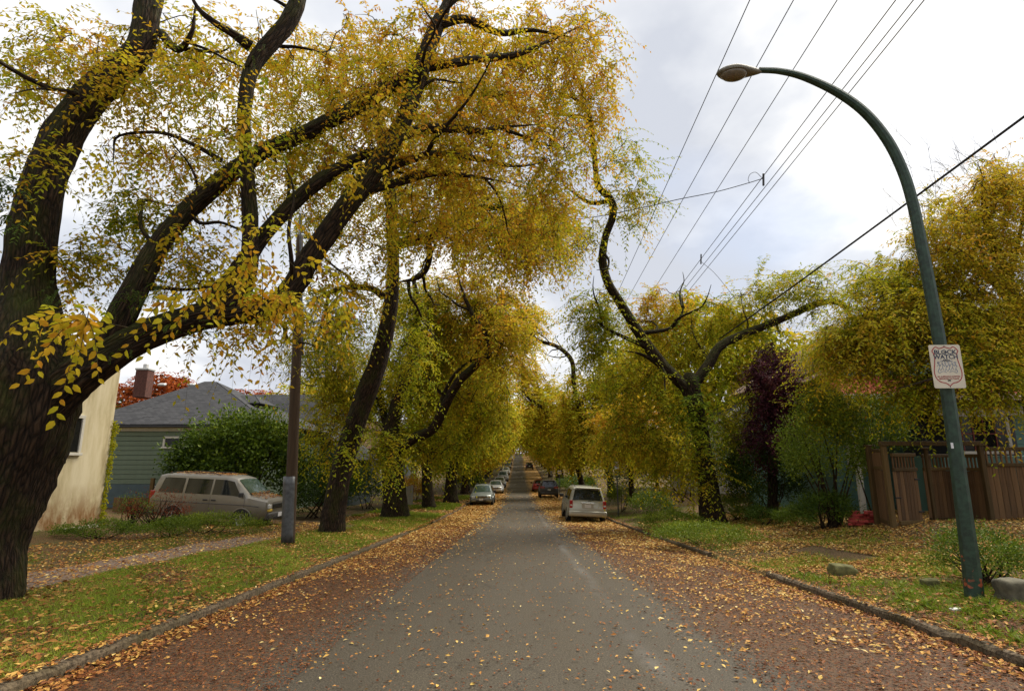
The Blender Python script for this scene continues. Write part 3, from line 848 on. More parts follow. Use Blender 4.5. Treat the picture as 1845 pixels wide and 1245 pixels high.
street_tree('street_tree', 'tall leaning tree with ridged brown trunk just behind the wooden utility pole', L2, BL2, 12, .18, B2, 24, .09, .25, slim=.75, thin=.8, forks=12, width=.42, hug=(60, .42, .15), spray_len=1.2, n_leaf=14, per_branch=4, br_r=.016, twig_r=.005, droop=.5)

# ---- third tree, thick trunk, one long dark limb towards the road
L3 = [
 [(712, 934, 30, 22), (711, 890, 30, 20), (707, 840, 30, 19), (704, 795, 30, 16), (712, 740, 30, 12), (730, 680, 30, 11), (745, 630, 30, 9), (752, 560, 30, 6), (745, 500, 30, 4)],
 [(706, 815, 30, 14), (745, 790, 29.5, 12), (780, 772, 29, 11), (800, 735, 28.5, 11), (825, 690, 28, 10), (855, 660, 27.5, 9), (882, 634, 27, 7), (874, 600, 27, 5), (852, 568, 27, 5), (832, 520, 27, 4), (818, 470, 27, 3)],
 [(704, 800, 30, 10), (690, 740, 30.5, 8), (680, 690, 31, 6), (660, 640, 31, 4)],
 [(790, 735, 28.6, 5), (815, 680, 28.3, 4), (850, 650, 28, 3.5), (900, 640, 27.5, 2.5)],
]
BL3 = [(760, 560, 30.5, 80, 70, 2.5, 150, .42, .09), (740, 680, 32.8, 80, 90, 1.6, 90, .40, .08), (860, 540, 29, 90, 90, 2, 150, .60, .1), (810, 640, 31.5, 80, 70, 2, 110, .48, .09), (870, 720, 30.5, 60, 60, 2, 80, .46, .08),
       (700, 770, 31.8, 50, 45, 1.2, 26, .38, .08), (900, 600, 27, 60, 70, 2.5, 90, .56, .1), (800, 800, 31, 50, 35, 1.2, 22, .42, .08), (650, 690, 31, 60, 80, 3, 80, .42, .06)]
street_tree('street_tree', 'stout rough trunked tree whose long dark limb bends over the road', L3, BL3, 13, .24, G(712, 932), 16, .1, .3, slim=.8, forks=8, width=.42, spray_len=1.5, n_leaf=13, per_branch=5, br_r=.02, twig_r=.008, droop=.55)
L4 = [[(773, 916, 39, 11), (770, 880, 39, 10), (768, 840, 39, 9), (758, 800, 39, 8), (742, 770, 39, 6), (735, 700, 39, 4)],
      [(768, 845, 39, 8), (785, 800, 39, 7), (800, 740, 38, 6), (830, 690, 37, 5), (860, 650, 36, 3)]]
BL4 = [(760, 720, 39, 70, 90, 4, 150, .42, .08), (830, 650, 37, 70, 80, 4, 140, .48, .09), (780, 780, 40, 50, 35, 2, 34, .44, .07), (730, 780, 40, 50, 50, 3, 50, .44, .06)]
street_tree('street_tree', 'slimmer forked tree, third in the left row past the pole', L4, BL4, 14, .26, G(773, 915), 12, .08, .3, slim=.8, spray_len=1.8, n_leaf=13, per_branch=6, br_r=.025, twig=False, droop=.6)
L5 = [[(812, 906, 47, 12), (812, 870, 47, 10), (818, 820, 47, 9), (822, 770, 47, 7), (815, 720, 47, 6), (818, 650, 47, 4)],
      [(818, 830, 47, 8), (845, 785, 46, 6), (875, 748, 45, 5), (905, 722, 44, 4), (900, 700, 44, 2.5)]]
BL5 = [(820, 700, 47, 60, 90, 4, 170, .42, .08), (870, 690, 45, 50, 70, 4, 120, .5, .09), (845, 780, 46, 35, 40, 3, 60, .38, .08), (800, 800, 48, 40, 40, 3, 50, .36, .06), (880, 600, 46, 50, 60, 4, 60, .58, .07)]
street_tree('street_tree', 'ivy clad tree beside the parked grey wagon on the left', L5, BL5, 15, .30, G(812, 905), 12, .08, .3, spray_len=1.7, n_leaf=11, per_branch=8, br_r=.03, twig=False)

# ---- the forked tree on the right verge
L6 = [
 [(1286, 946, 22, 25), (1280, 905, 22, 20), (1274, 855, 22, 16), (1266, 805, 22, 14), (1259, 760, 22, 14), (1250, 720, 22, 16), (1243, 692, 22, 16), (1244, 672, 22, 8)],
 [(1250, 712, 22, 17), (1208, 672, 21.8, 17), (1176, 636, 21.6, 17), (1146, 592, 21.4, 15), (1120, 550, 21.2, 14), (1096, 510, 21, 13), (1086, 470, 20.8, 12), (1090, 430, 20.6, 11), (1104, 388, 20.4, 11), (1100, 360, 20.3, 11), (1078, 335, 20.2, 9), (1072, 290, 20, 8), (1067, 240, 19.8, 8), (1060, 203, 19.6, 7), (1032, 176, 19.4, 6), (1000, 165, 19.2, 4)],
 [(1245, 700, 22, 17), (1274, 660, 22.2, 16), (1296, 625, 22.4, 14), (1330, 606, 22.6, 12), (1372, 590, 22.8, 12), (1420, 570, 23, 11), (1470, 548, 23.2, 11), (1510, 545, 23.3, 10), (1532, 568, 23.4, 7), (1540, 600, 23.4, 4)],
 [(1100, 362, 20.3, 8), (1065, 366, 20, 6), (1035, 348, 19.7, 5), (1010, 330, 19.4, 3)],
 [(1165, 625, 21.5, 8), (1130, 610, 21.2, 6), (1090, 590, 20.8, 5), (1062, 565, 20.5, 4)],
 [(1200, 665, 21.8, 9), (1160, 640, 21.4, 7), (1125, 632, 21, 4)],
 [(1160, 600, 21.6, 7), (1210, 590, 22, 5), (1230, 560, 22.2, 4), (1228, 530, 22.3, 3)],
]
BL6 = [(1075, 580, 21.6, 50, 80, 1.6, 80, .36, .10), (1205, 570, 24, 95, 55, 1.5, 100, .56, .12), (1320, 575, 24.2, 80, 45, 1.2, 70, .42, .09), (1150, 700, 23.6, 85, 90, 1.6, 110, .44, .09),
       (1320, 750, 23.4, 60, 70, 1.2, 70, .38, .08), (1255, 750, 21.4, 26, 45, .4, 16, .20, .06), (1270, 840, 21.4, 40, 45, .4, 16, .44, .08), (1440, 520, 23, 110, 45, 1.6, 80, .38, .08), (1230, 830, 23.4, 70, 40, 1.0, 36, .46, .08), (1190, 790, 23.4, 70, 50, 1.2, 46, .46, .08),
       (1130, 320, 20.3, 45, 100, .8, 34, .42, .12), (1030, 420, 20.5, 50, 60, 1.5, 34, .5, .1), (1330, 850, 23.0, 40, 25, .6, 10, .42, .08), (1120, 800, 23.6, 60, 35, 1.2, 36, .5, .07), (1250, 640, 24, 60, 50, 1.2, 44, .42, .08)]
street_tree('street_tree', 'forked tree on the right verge with one long snaking limb against the sky', L6, BL6, 16, .19, G(1285, 945), 24, .1, .15, slim=.60, forks=16, hug=(130, .34, .17), spray_len=1.4, n_leaf=17, per_branch=4, br_r=.014, droop=.5, twig_r=.005, width=.36)

# ---- golden tree hanging over the fence from the right edge
L7 = [[(1890, 945, 17.2, 30), (1880, 850, 17.2, 26), (1866, 740, 17.1, 23), (1850, 640, 17, 20), (1830, 560, 16.6, 17), (1800, 470, 16, 13), (1775, 380, 15, 6), (1770, 320, 15, 2.5), (1760, 290, 15, 1.2)],
      [(1852, 660, 17, 16), (1790, 620, 16, 12), (1720, 570, 14.6, 11), (1660, 540, 14.4, 8), (1600, 530, 14.2, 5)],
      [(1826, 545, 16.5, 14), (1765, 480, 15.8, 10), (1710, 450, 15.8, 6), (1670, 440, 16, 3), (1650, 440, 16.2, 1.5)],
      [(1815, 510, 16.3, 10), (1838, 420, 15.4, 7), (1850, 340, 14.6, 5)],
      [(1862, 700, 17, 12), (1780, 690, 15.2, 8), (1700, 680, 13.5, 7), (1620, 700, 13.2, 4)]]
BL7 = [(1740, 440, 15.4, 110, 100, 2, 190, .54, .07), (1650, 560, 15, 130, 80, 2, 200, .49, .08), (1570, 610, 15, 110, 60, 1.6, 150, .50, .08), (1770, 600, 14.5, 110, 80, 1.6, 130, .50, .08),
       (1800, 330, 15, 60, 60, 1.5, 70, .58, .08), (1770, 680, 13.6, 80, 40, .8, 60, .42, .08), (1660, 700, 14.4, 60, 40, .8, 44, .40, .08), (1590, 510, 15.6, 90, 50, 1.5, 60, .42, .08), (1850, 500, 15, 60, 120, 1.5, 70, .54, .06), (1480, 640, 17.5, 50, 60, 1.0, 40, .46, .08), (1500, 730, 17, 60, 40, .8, 40, .40, .08)]
def bare_twigs(root, rs, base):
    w = Acc()
    for cxp, cyp, sx_, n_ in ((1755, 320, 50, 46), (1690, 380, 30, 22), (1640, 430, 20, 10)):
        O = np.array([at(cxp + rs.normal(0, sx_), cyp + rs.normal(0, 22), 15.2 + rs.normal(0, .4)) for _ in range(n_)])
        D = np.column_stack([rs.normal(-.25, .5, n_), rs.normal(0, .3, n_), rs.uniform(.4, 1.2, n_)])
        Ls = rs.uniform(.5, 1.3, n_); twigs(w, O, D, Ls, rs.normal(0, .12, n_), .006)
        k_ = 3
        O2 = np.repeat(O, k_, 0) + nrm(np.repeat(D, k_, 0)) * (np.repeat(Ls, k_) * rs.uniform(.3, .8, n_ * k_))[:, None]
        twigs(w, O2, np.repeat(D, k_, 0) + rs.normal(0, .6, (n_ * k_, 3)), rs.uniform(.2, .6, n_ * k_), rs.normal(0, .1, n_ * k_), .004)
    w.build('bare_twigs', MAT['bark_far'], root, base, kind='stuff')
street_tree('garden_tree', 'broad golden tree spilling over the wooden fence behind the lamp post', L7, BL7, 17, .15, np.array([*at(1890, 945, 17.2)[:2], float(H(*at(1890, 945, 17.2)[:2]))]), 16, .08, .3, bark='bark_far', extra=bare_twigs, slim=.8, spray_len=1.1, n_leaf=16, per_branch=5, br_r=.011, twig_r=.004, droop=.5, width=.36)

# ---- right-hand row farther down
L8 = [[(1102, 895, 42, 11), (1098, 850, 42, 10), (1085, 800, 42, 9), (1060, 768, 41.5, 9), (1042, 730, 41, 8), (1034, 690, 40.5, 7), (1030, 650, 40, 7), (1005, 625, 39.5, 6), (965, 610, 39, 5), (946, 575, 39, 4), (936, 545, 39, 3)]]
BL8 = [(1045, 730, 42, 55, 65, 3.0, 70, .52, .08), (950, 580, 40, 35, 50, 2.5, 36, .56, .08), (1090, 760, 43, 70, 60, 3.5, 100, .50, .08), (1050, 800, 42, 45, 35, 3, 60, .52, .07), (1110, 680, 43, 60, 70, 4, 90, .46, .08)]
street_tree('street_tree', 'crooked bare limbed yellow tree behind the silver sport utility vehicle', L8, BL8, 18, .27, G(1102, 890), 12, .08, .3, bark='bark_far', thin=.6, forks=8, spray_len=1.5, n_leaf=11, per_branch=8, br_r=.03, twig=False)
L9 = [[(1050, 880, 58, 9), (1040, 840, 58, 8), (1020, 800, 57, 8), (1000, 765, 56, 7), (975, 735, 55, 5), (950, 715, 54, 4), (930, 690, 53, 2.5)],
      [(1010, 785, 57, 6), (985, 740, 58, 4), (968, 690, 58, 3), (965, 650, 58, 2)]]
BL9 = [(985, 730, 56, 50, 55, 4, 100, .54, .07), (1030, 780, 57, 50, 50, 4, 90, .48, .08), (945, 670, 57, 32, 50, 4, 50, .56, .07)]
street_tree('street_tree', 'leaning yellow tree beside the dark parked minivan', L9, BL9, 19, .36, G(1050, 882), 10, .08, .3, bark='bark_far', thin=.6, slim=.7, spray_len=1.9, n_leaf=10, per_branch=8, br_r=.03, twig=False)
LO = [[(1139, 905, 33, 5), (1137, 860, 33, 4.5), (1133, 810, 33, 4), (1130, 760, 33, 3), (1128, 710, 33, 2)], [(1134, 820, 33, 3), (1165, 780, 33, 2), (1190, 750, 33, 1.5)], [(1133, 810, 33, 3), (1105, 780, 33, 2), (1085, 755, 33, 1.5)]]
BLO = [(1135, 750, 33, 70, 45, 2.2, 130, .66, .06), (1120, 800, 33, 60, 30, 2, 70, .62, .06), (1185, 810, 32, 50, 35, 1.6, 50, .5, .06)]
street_tree('garden_tree', 'small slender stemmed tree with bright orange yellow leaves on the right', LO, BLO, 20, .20, G(1139, 905), 8, .05, .2, bark='bark_far', spray_len=1.0, n_leaf=12, per_branch=7, br_r=.016, twig=False, group=None)
# purple leaved plum
LP = [[(1392, 925, 22, 10), (1392, 860, 22, 9), (1390, 790, 24, 7), (1392, 720, 24, 5), (1395, 640, 24, 3)], [(1390, 800, 24, 5), (1420, 730, 24, 4), (1435, 670, 24, 2)], [(1390, 810, 24, 5), (1355, 740, 24, 4), (1345, 690, 24, 2)]]
def plum():
    rs = np.random.default_rng(21)
    wood, tw, lv = Acc(), Acc(), Acc(); att = []
    for sp_ in LP:
        L = limb_points(sp_); tube(wood, L[:, :3], L[:, 3], 8, .05, 1, .2); att.append(L[:, :3])
    make_crown(rs, tw, lv, att, [(1395, 680, 21.5, 50, 75, 1.5, 150, .55, .2), (1390, 780, 21.5, 55, 60, 1.5, 120, .5, .2), (1420, 720, 21.2, 35, 60, 1.0, 60, .55, .2)], .12, spray_len=.7, n_leaf=12, per_branch=8, br_r=.012, twig=False)
    b = G(1392, 925); root = empty('plum_tree', b); tag(root, 'dark purple leaved plum tree behind the forked tree on the right', 'tree')
    wood.build('trunk', MAT['bark_far'], root, b); tw.build('branches', MAT['bark_far'], root, b, kind='stuff'); lv.build('crown', MAT['purple'], root, b, smooth=False, kind='stuff')
plum()

# ---- the far rows: a few moulded street trees, copied with shared meshes
def far_tree(seed, mat, hue, size, leaf=.5, nb=150, lean=1.0):
    rs = np.random.default_rng(seed)
    wood, tw, lv = Acc(), Acc(), Acc(); att = []
    h = 3.2 * size
    tr = crm(np.array([[0, 0, -.3, .42], [.1, 0, h * .5, .36], [.35 * lean, 0, h, .33]]) , 4)
    tube(wood, tr[:, :3], tr[:, 3], 9, .08, seed, .3); top = tr[-1, :3]
    for k in range(6):
        a = k * 1.05 + rs.uniform(-.3, .3); out = rs.uniform(2.5, 4.6) * size
        e = top + np.array([math.cos(a) * out + 1.2 * lean, math.sin(a) * out * .8, rs.uniform(3, 6.5) * size])
        m1 = top * .6 + e * .4 + rs.normal(0, .4, 3) - UP * .2; m2 = top * .25 + e * .75 + rs.normal(0, .6, 3) + UP * .3
        L = crm(np.vstack([np.append(top - UP * .2, .22), np.append(m1, .16), np.append(m2, .10), np.append(e, .03)]), 5)
        tube(wood, L[:, :3], L[:, 3], 6, .05, seed + k); att.append(L[3:, :3])
    c = ellipsoid(rs, nb, .25) * np.array([5.4, 5.0, 3.9]) * size + np.array([1.4 * lean, 0, h + 4.4 * size])
    low = np.column_stack([rs.normal(1.2 * lean, 3.2 * size, nb // 4), rs.normal(0, 3.0 * size, nb // 4), rs.uniform(h * .95, h + 2.5 * size, nb // 4)])
    ends = np.vstack([c, low])
    if lean > .5: ends[:, 2] = np.maximum(ends[:, 2], h + .4 + 1.1 * np.clip(ends[:, 0] - 1.2, 0, 9))
    hues = np.clip(rs.normal(hue, .07, len(ends)), .05, .95)
    crown_from_ends(rs, tw, lv, att, ends, hues, leaf, 1.9, 9, 8, .03, .5, False, False, .35, .01, .5)
    return [('trunk', wood.mesh('trunk', MAT['bark_far']), None), ('branches', tw.mesh('branches', MAT['bark_far']), 'stuff'), ('crown', lv.mesh('crown', mat, smooth=False), 'stuff')]
variants = [far_tree(101, MAT['leaf'], .42, 1.0, nb=110), far_tree(102, MAT['leaf'], .52, 1.05, nb=110), far_tree(103, MAT['leaf'], .46, .95, nb=110), far_tree(104, MAT['leaf'], .56, 1.0, nb=110)]
def place_tree(var, x, y, rz, s, label, group=None, name='street_tree', z=None):
    root = empty(name, (x, y, float(surf(x, y)) if z is None else z), (0, 0, rz)); root.scale = (s, s, s)
    tag(root, label, 'tree', group)
    for nm, me, kd in var:
        o = link(nm, me, root)
        if kd: o['kind'] = kd
    return root
rs = np.random.default_rng(5)
yy = 55.0; k = 0
while yy < 300:
    for side in (-1, 1):
        if side == 1 and yy < 66: continue
        far = yy > 95
        u = side * (6.3 + rs.uniform(-.4, .6))
        v = variants[(k * 2 + (1 if side > 0 else 0) + int(rs.integers(0, 2))) % 4]
        if side > 0: v = variants[[1, 3, 2, 3][k % 4]]
        lab = ('yellow street tree in the distant %s row far down the road' % ('left' if side < 0 else 'right')) if far else \
              ('%s street tree along the %s kerb near the %s' % ((['green gold', 'olive yellow', 'amber', 'rusty gold', 'lemon', 'pale gold', 'bronze'])[k % 7], 'left' if side < 0 else 'right',
               ['grey wagon', 'white hatchback', 'silver sedan', 'silver minivan', 'middle cars', 'far cars'][k % 6] if side < 0 else ['red car', 'red car', 'dark minivan', 'bend', 'hill foot', 'far black car'][k % 6]))
        place_tree(v, float(cx(yy)) + u, yy + rs.uniform(-1, 1), (0 if side < 0 else math.pi) + rs.uniform(-.35, .35), rs.uniform(.9, 1.1), lab,
                   ('distant trees of the %s row' % ('left' if side < 0 else 'right')) if far else None)
    yy += 8.5 + (yy - 55) * .03; k += 1
# woodland closing the view at the top of the hill and behind the houses
def wood_mass(name, label, spots, seed, mat, hue, leaf, n, cat='woodland'):
    rs = np.random.default_rng(seed); a = Acc()
    for (c, rad) in spots:
        E = ellipsoid(rs, n, .35) * np.asarray(rad) + np.asarray(c)
        A = nrm(rs.normal(size=(n, 3)) - UP * .5); N = nrm(rs.normal(size=(n, 3)) + UP * .6)
        leaf_geo(a, E, A, N, leaf * rs.uniform(.6, 1.3, n), leaf * .55, np.clip(rs.normal(hue, .14, n), 0, 1))
    o = a.build(name, mat, smooth=False, kind='stuff'); tag(o, label, cat)
wood_mass('hilltop_woodland', 'hazy golden brown mass of trees closing the far end of the road', [((cx(260 + 25 * i) + dx, 262 + 22 * i, 9 + 3 * i + dz), (13, 8, 9)) for i in range(3) for dx, dz in ((-22, 2), (-9, 8), (9, 8), (22, 2), (0, 10), (0, -1))], 31, MAT['leaf'], .64, 1.5, 600)
# ------------------------------------------------------------------ shrubs, hedges and ground plants
def shrub(name, label, c, rad, n, leaf, mat, hue, cat='shrub', seed=0, lump=.35, clusters=60, stems=6, width=.45, group=None, hue_sd=.12, top_hue=.0, base_z=None):
    rs = np.random.default_rng(seed + 900)
    c = np.asarray(c, float); rad = np.asarray(rad, float)
    base = np.array([c[0], c[1], float(surf(c[0], c[1])) if base_z is None else base_z])
    cl = nrm(rs.normal(size=(clusters, 3)))
    cl[:, 2] = np.abs(cl[:, 2]) * 1.1 - .25
    cl = nrm(cl) * rs.uniform(.55, 1.02, (clusters, 1)) ** .6
    k = rs.integers(0, clusters, n)
    off = rs.normal(0, lump * .45, (n, 3))
    E = (cl[k] + off) * rad + c
    E[:, 2] = np.maximum(E[:, 2], base[2] + rs.uniform(0, .12, n))
    outw = nrm((E - c) / rad)
    A = nrm(outw * .6 + rs.normal(0, .6, (n, 3)) + UP * .15); N = nrm(outw + rs.normal(0, .5, (n, 3)) + UP * .4)
    ch = rs.normal(0, hue_sd * .7, clusters)
    h = np.clip(hue + ch[k] + rs.normal(0, hue_sd * .6, n) + top_hue * outw[:, 2], 0, 1)
    a = Acc(); leaf_geo(a, E, A, N, leaf * rs.uniform(.6, 1.25, n), leaf * width, h)
    w = Acc()
    for i in range(stems):
        e = c + cl[i % clusters] * rad * .8
        s = base + np.array([rs.normal(0, rad[0] * .15), rs.normal(0, rad[1] * .15), -.05])
        P = crm(np.array([s, s * .55 + e * .45 + rs.normal(0, .05, 3), e]), 4)
        tube(w, P, np.linspace(.022, .006, len(P)) * max(1, rad[2]), 5)
    root = empty(name, base); tag(root, label, cat, group)
    w.build('stems', MAT['bark_far'], root, base, kind='stuff')
    a.build('foliage', mat, root, base, smooth=False, kind='stuff')
    return root
def gpt(px, py, lift=0): 
    p = G(px, py); p[2] += lift; return p
def shrub_px(name, label, px, py_base, w_px, h_px, depth, n, leaf, mat, hue, **k):
    """a shrub whose foot is seen at px,py_base and whose width and height in the photo are given in pixels"""
    p = G(px, py_base); s = p[1] / FPX
    return shrub(name, label, (p[0], p[1] + depth * .5, p[2] + h_px * s * .45), (w_px * s * .5, depth, h_px * s * .55), n, leaf, mat, hue, base_z=p[2], **k)

c = at(435, 800, 26.5)
shrub('laurel_bush', 'large glossy green laurel bush in front of the green sided house', (at(435, 800, 28.3)[0], 28.3, 1.0), (3.4, 1.3, 2.8), 15000, .21, MAT['green'], .42, seed=1, clusters=120, hue_sd=.16, top_hue=.2, lump=.3, width=.55)
c = at(575, 860, 28.5)
shrub('laurel_bush', 'dark green shrub between the utility pole and the leaning tree', (c[0], 28.5, -.1), (2.0, 1.4, 2.0), 7000, .13, MAT['green'], .34, seed=2)
shrub_px('garden_hedge', 'clipped dark hedge seen just right of the wooden pole', 575, 925, 75, 62, 1.0, 5500, .09, MAT['green'], .32, cat='hedge', seed=3, hue_sd=.08)
shrub_px('garden_hedge', 'rounded dark hedge right of the leaning ridged trunk', 655, 918, 70, 70, 1.2, 5000, .11, MAT['green'], .36, cat='hedge', seed=4)
shrub_px('low_shrub', 'low spreading green juniper in front of the van', 375, 962, 170, 32, .7, 6500, .06, MAT['green'], .80, seed=5, hue_sd=.12, clusters=90)
shrub_px('low_shrub', 'dark ragged evergreen shrub below the cream wall', 165, 972, 150, 30, .6, 4200, .06, MAT['green'], .62, seed=6, clusters=80)
shrub_px('low_shrub', 'dense low shrub beside the front of the van', 300, 968, 90, 30, .6, 2800, .06, MAT['green'], .66, seed=61, clusters=60)
shrub_px('red_shrub', 'brownish red twiggy shrub against the corner of the cream wall', 268, 950, 110, 60, .9, 1300, .06, MAT['red_leaf'], .02, seed=7, stems=34, hue_sd=.2)
shrub_px('garden_shrub', 'thin olive bush at the foot of the cream wall corner', 225, 948, 60, 55, .8, 900, .06, MAT['green'], .5, seed=71, stems=20, hue_sd=.2)
IVY = [(215, 720), (212, 760), (208, 800), (203, 840), (197, 880), (190, 915)]
shrub_px('garden_shrub', 'orange leaved shrub beside the grey gate on the left', 742, 905, 42, 45, 1.2, 2400, .16, MAT['leaf'], .74, seed=8)
shrub_px('garden_shrub', 'green leafy shrub behind the grey wagon on the left', 838, 888, 60, 40, 1.5, 2600, .2, MAT['green'], .62, seed=9)
shrub_px('garden_shrub', 'yellow green shrub at the foot of the stout tree', 680, 880, 60, 50, 1.5, 2400, .16, MAT['green'], .75, seed=10)
# right side understorey
shrub_px('garden_shrub', 'yellow green rounded bush beside the silver vehicle', 1125, 922, 48, 48, 1.0, 3600, .09, MAT['green'], .72, seed=11)
shrub_px('garden_shrub', 'leafy green bush behind the kerb left of the forked tree', 1180, 935, 70, 46, 1.0, 4200, .09, MAT['green'], .55, seed=12)
shrub_px('ground_cover', 'bright green ground cover ringing the forked tree', 1285, 985, 175, 34, 1.1, 7000, .065, MAT['green'], .74, cat='plant', seed=13, clusters=110, stems=2)
shrub_px('ground_cover', 'yellowish ground cover left of the forked tree', 1215, 958, 100, 32, .9, 3600, .075, MAT['green'], .76, cat='plant', seed=14, clusters=70, stems=2)
shrub_px('garden_shrub', 'mossy yellow bush right behind the forked trunk', 1335, 938, 80, 40, .9, 3600, .08, MAT['green'], .74, seed=15)
shrub_px('garden_shrub', 'small dark clipped shrub on the bare right path', 1385, 948, 58, 32, .6, 2800, .06, MAT['green'], .4, seed=16, hue_sd=.08)
shrub_px('garden_shrub', 'tall dark evergreen shrub under the purple plum', 1400, 935, 120, 130, 1.5, 7000, .11, MAT['green'], .22, seed=17)
shrub_px('garden_shrub', 'dark shrubbery behind the yellow trees on the right', 1250, 905, 260, 120, 2.5, 11000, .17, MAT['green'], .24, seed=18, clusters=120)
_c = at(1488, 820, 17.0)
shrub('garden_shrub', 'green airy tall shrub in front of the teal house', (_c[0], 17.0, _c[2]), (1.25, 1.0, 1.75), 11000, .085, MAT['green'], .72, seed=19, clusters=110, lump=.3, stems=16, hue_sd=.1)
_c = at(1570, 780, 17.2)
shrub('garden_shrub', 'green shrub leaning on the left end of the fence', (_c[0], 17.2, _c[2]), (1.1, .7, 1.2), 6500, .08, MAT['green'], .66, seed=20, clusters=80, stems=12)
shrub_px('fern_clump', 'dark fern clump left of the brick pile', 1500, 955, 110, 60, .8, 3800, .12, MAT['green'], .42, cat='fern', seed=21, width=.22)
shrub_px('fern_clump', 'spiky green day lily tuft on the leafy path edge', 1440, 950, 60, 28, .5, 1400, .20, MAT['green'], .6, cat='plant', seed=22, width=.1, stems=1)
shrub_px('rose_bush', 'small rose bush beside the base of the lamp post', 1800, 1060, 150, 100, .55, 5200, .045, MAT['green'], .6, seed=23, stems=18, clusters=90, hue_sd=.14)
shrub_px('garden_shrub', 'far green hedge on the right behind the dark minivan', 1040, 890, 70, 30, 3, 3600, .22, MAT['green'], .5, seed=24)

def blades(rs, acc, P, h, w, lean, hue):
    n = len(P)
    a = rs.uniform(0, 2 * np.pi, n); S = np.column_stack([np.cos(a), np.sin(a), 0 * a])
    ld = rs.normal(0, lean, (n, 3)); ld[:, 2] = 0
    tip = P + UP * h[:, None] + ld * h[:, None]
    V = np.stack([P - S * w[:, None] * .5, P + S * w[:, None] * .5, tip], 1).reshape(-1, 3)
    acc.add(V, np.arange(3 * n).reshape(-1, 3), None, hue=hue)
def strip_pts(rs, n, u0, u1, y0, y1, p=1.0):
    if p == 1.0: y = y0 * (y1 / y0) ** rs.uniform(0, 1, n)
    else: y = rs.uniform(y0, y1, n)
    x = u0 + (u1 - u0) * rs.uniform(0, 1, n) + cx(y)
    return np.column_stack([x, y, surf(x, y)])
def lumpf(P, s, seed=0):
    x, y = P[:, 0] * s, P[:, 1] * s
    return (np.sin(x * 1.7 + seed) * np.sin(y * 1.3 + 2 * seed) + .6 * np.sin(x * 3.9 + y * 2.7 + seed) + .4 * np.sin(6.1 * x - 5.3 * y)) / 2
rs = np.random.default_rng(41)
g = Acc()
P = strip_pts(rs, 150000, -7.7, -4.5, 3.4, 34); P = P[lumpf(P, .9, 1) + rs.normal(0, .35, len(P)) > -.22]
blades(rs, g, P, rs.uniform(.025, .075, len(P)) * np.maximum(1, P[:, 1] / 16), .006 * np.maximum(1, P[:, 1] / 7), .7, np.clip(.58 + .28 * lumpf(P, .7, 3) + rs.normal(0, .17, len(P)), 0, 1))
P = strip_pts(rs, 26000, -11.2, -9.05, 6, 24); P = P[lumpf(P, .9, 2) + rs.normal(0, .4, len(P)) > .0]
blades(rs, g, P, rs.uniform(.02, .06, len(P)) * np.maximum(1, P[:, 1] / 16), .007 * np.maximum(1, P[:, 1] / 8), .7, np.clip(.36 + rs.normal(0, .17, len(P)), 0, 1))
P = strip_pts(rs, 30000, -9, -4.6, 30, 60); P = P[lumpf(P, .35, 4) > .1]
blades(rs, g, P, rs.uniform(.04, .12, len(P)) * 1.6, np.full(len(P), .05), .6, np.clip(.5 + rs.normal(0, .15, len(P)), 0, 1))
P = strip_pts(rs, 60000, 4.55, 8.0, 4.0, 13); P = P[lumpf(P, 1.1, 6) + rs.normal(0, .3, len(P)) > -.1]
blades(rs, g, P, rs.uniform(.025, .09, len(P)), .008 * np.maximum(1, P[:, 1] / 7), .8, np.clip(.5 + rs.normal(0, .17, len(P)), 0, 1))
P = strip_pts(rs, 20000, 4.6, 9, 13, 32); P = P[lumpf(P, .8, 9) + rs.normal(0, .3, len(P)) > .15]
blades(rs, g, P, rs.uniform(.03, .08, len(P)) * 1.4, np.full(len(P), .02), .7, np.clip(.45 + rs.normal(0, .15, len(P)), 0, 1))
tag(g.build('grass', MAT['grass'], smooth=False, kind='stuff'), 'patchy green grass growing on the verges', 'grass')
# leafy weeds on the right verge
w = Acc()
for k in range(320):
    P = strip_pts(rs, 1, 4.7, 7.0, 4.6, 11.2)[0]
    if lumpf(P[None], 1.1, 6)[0] < -.05: continue
    m = int(rs.integers(6, 16)); a = rs.uniform(0, 6.28, m)
    A = np.column_stack([np.cos(a), np.sin(a), rs.uniform(.15, 1.1, m)])
    leaf_geo(w, np.repeat(P[None], m, 0) + rs.normal(0, .02, (m, 3)) * [1, 1, 0], A, np.repeat(UP[None], m, 0) + rs.normal(0, .3, (m, 3)), rs.uniform(.05, .15, m), rs.uniform(.018, .045, m), np.clip(rs.normal(.72, .14, m), 0, 1))
tag(w.build('verge_weeds', MAT['green'], smooth=False, kind='stuff'), 'low leafy weeds scattered over the right verge', 'weeds')

# fallen leaves
def lay(rs, acc, P, size, hue, curl=.35):
    n = len(P); a = rs.uniform(0, 2 * np.pi, n)
    A = np.column_stack([np.cos(a), np.sin(a), rs.normal(0, curl * .5, n)])
    N = np.column_stack([rs.normal(0, curl, n), rs.normal(0, curl, n), np.ones(n)])
    Q = P.copy(); Q[:, 2] += .014 + np.abs(rs.normal(0, .008, n))
    L = size * rs.uniform(.55, 1.25, n)
    leaf_geo(acc, Q - A * L[:, None] * .5 * [1, 1, 0], A, N, L, L * rs.uniform(.42, .6, n), hue)
fl = Acc()
def scatter(n, u0, u1, y0, y1, size, hue, sd, keep=None, grow_=15):
    P = strip_pts(rs, n, u0, u1, y0, y1)
    if keep is not None: P = P[keep(P)]
    lay(rs, fl, P, size * np.maximum(1, P[:, 1] / grow_) ** .8, np.clip(rs.normal(hue, sd, len(P)) - .16 * np.clip((17 - P[:, 1]) / 12, 0, 1), 0, 1))
def U(P): return P[:, 0] - cx(P[:, 1])
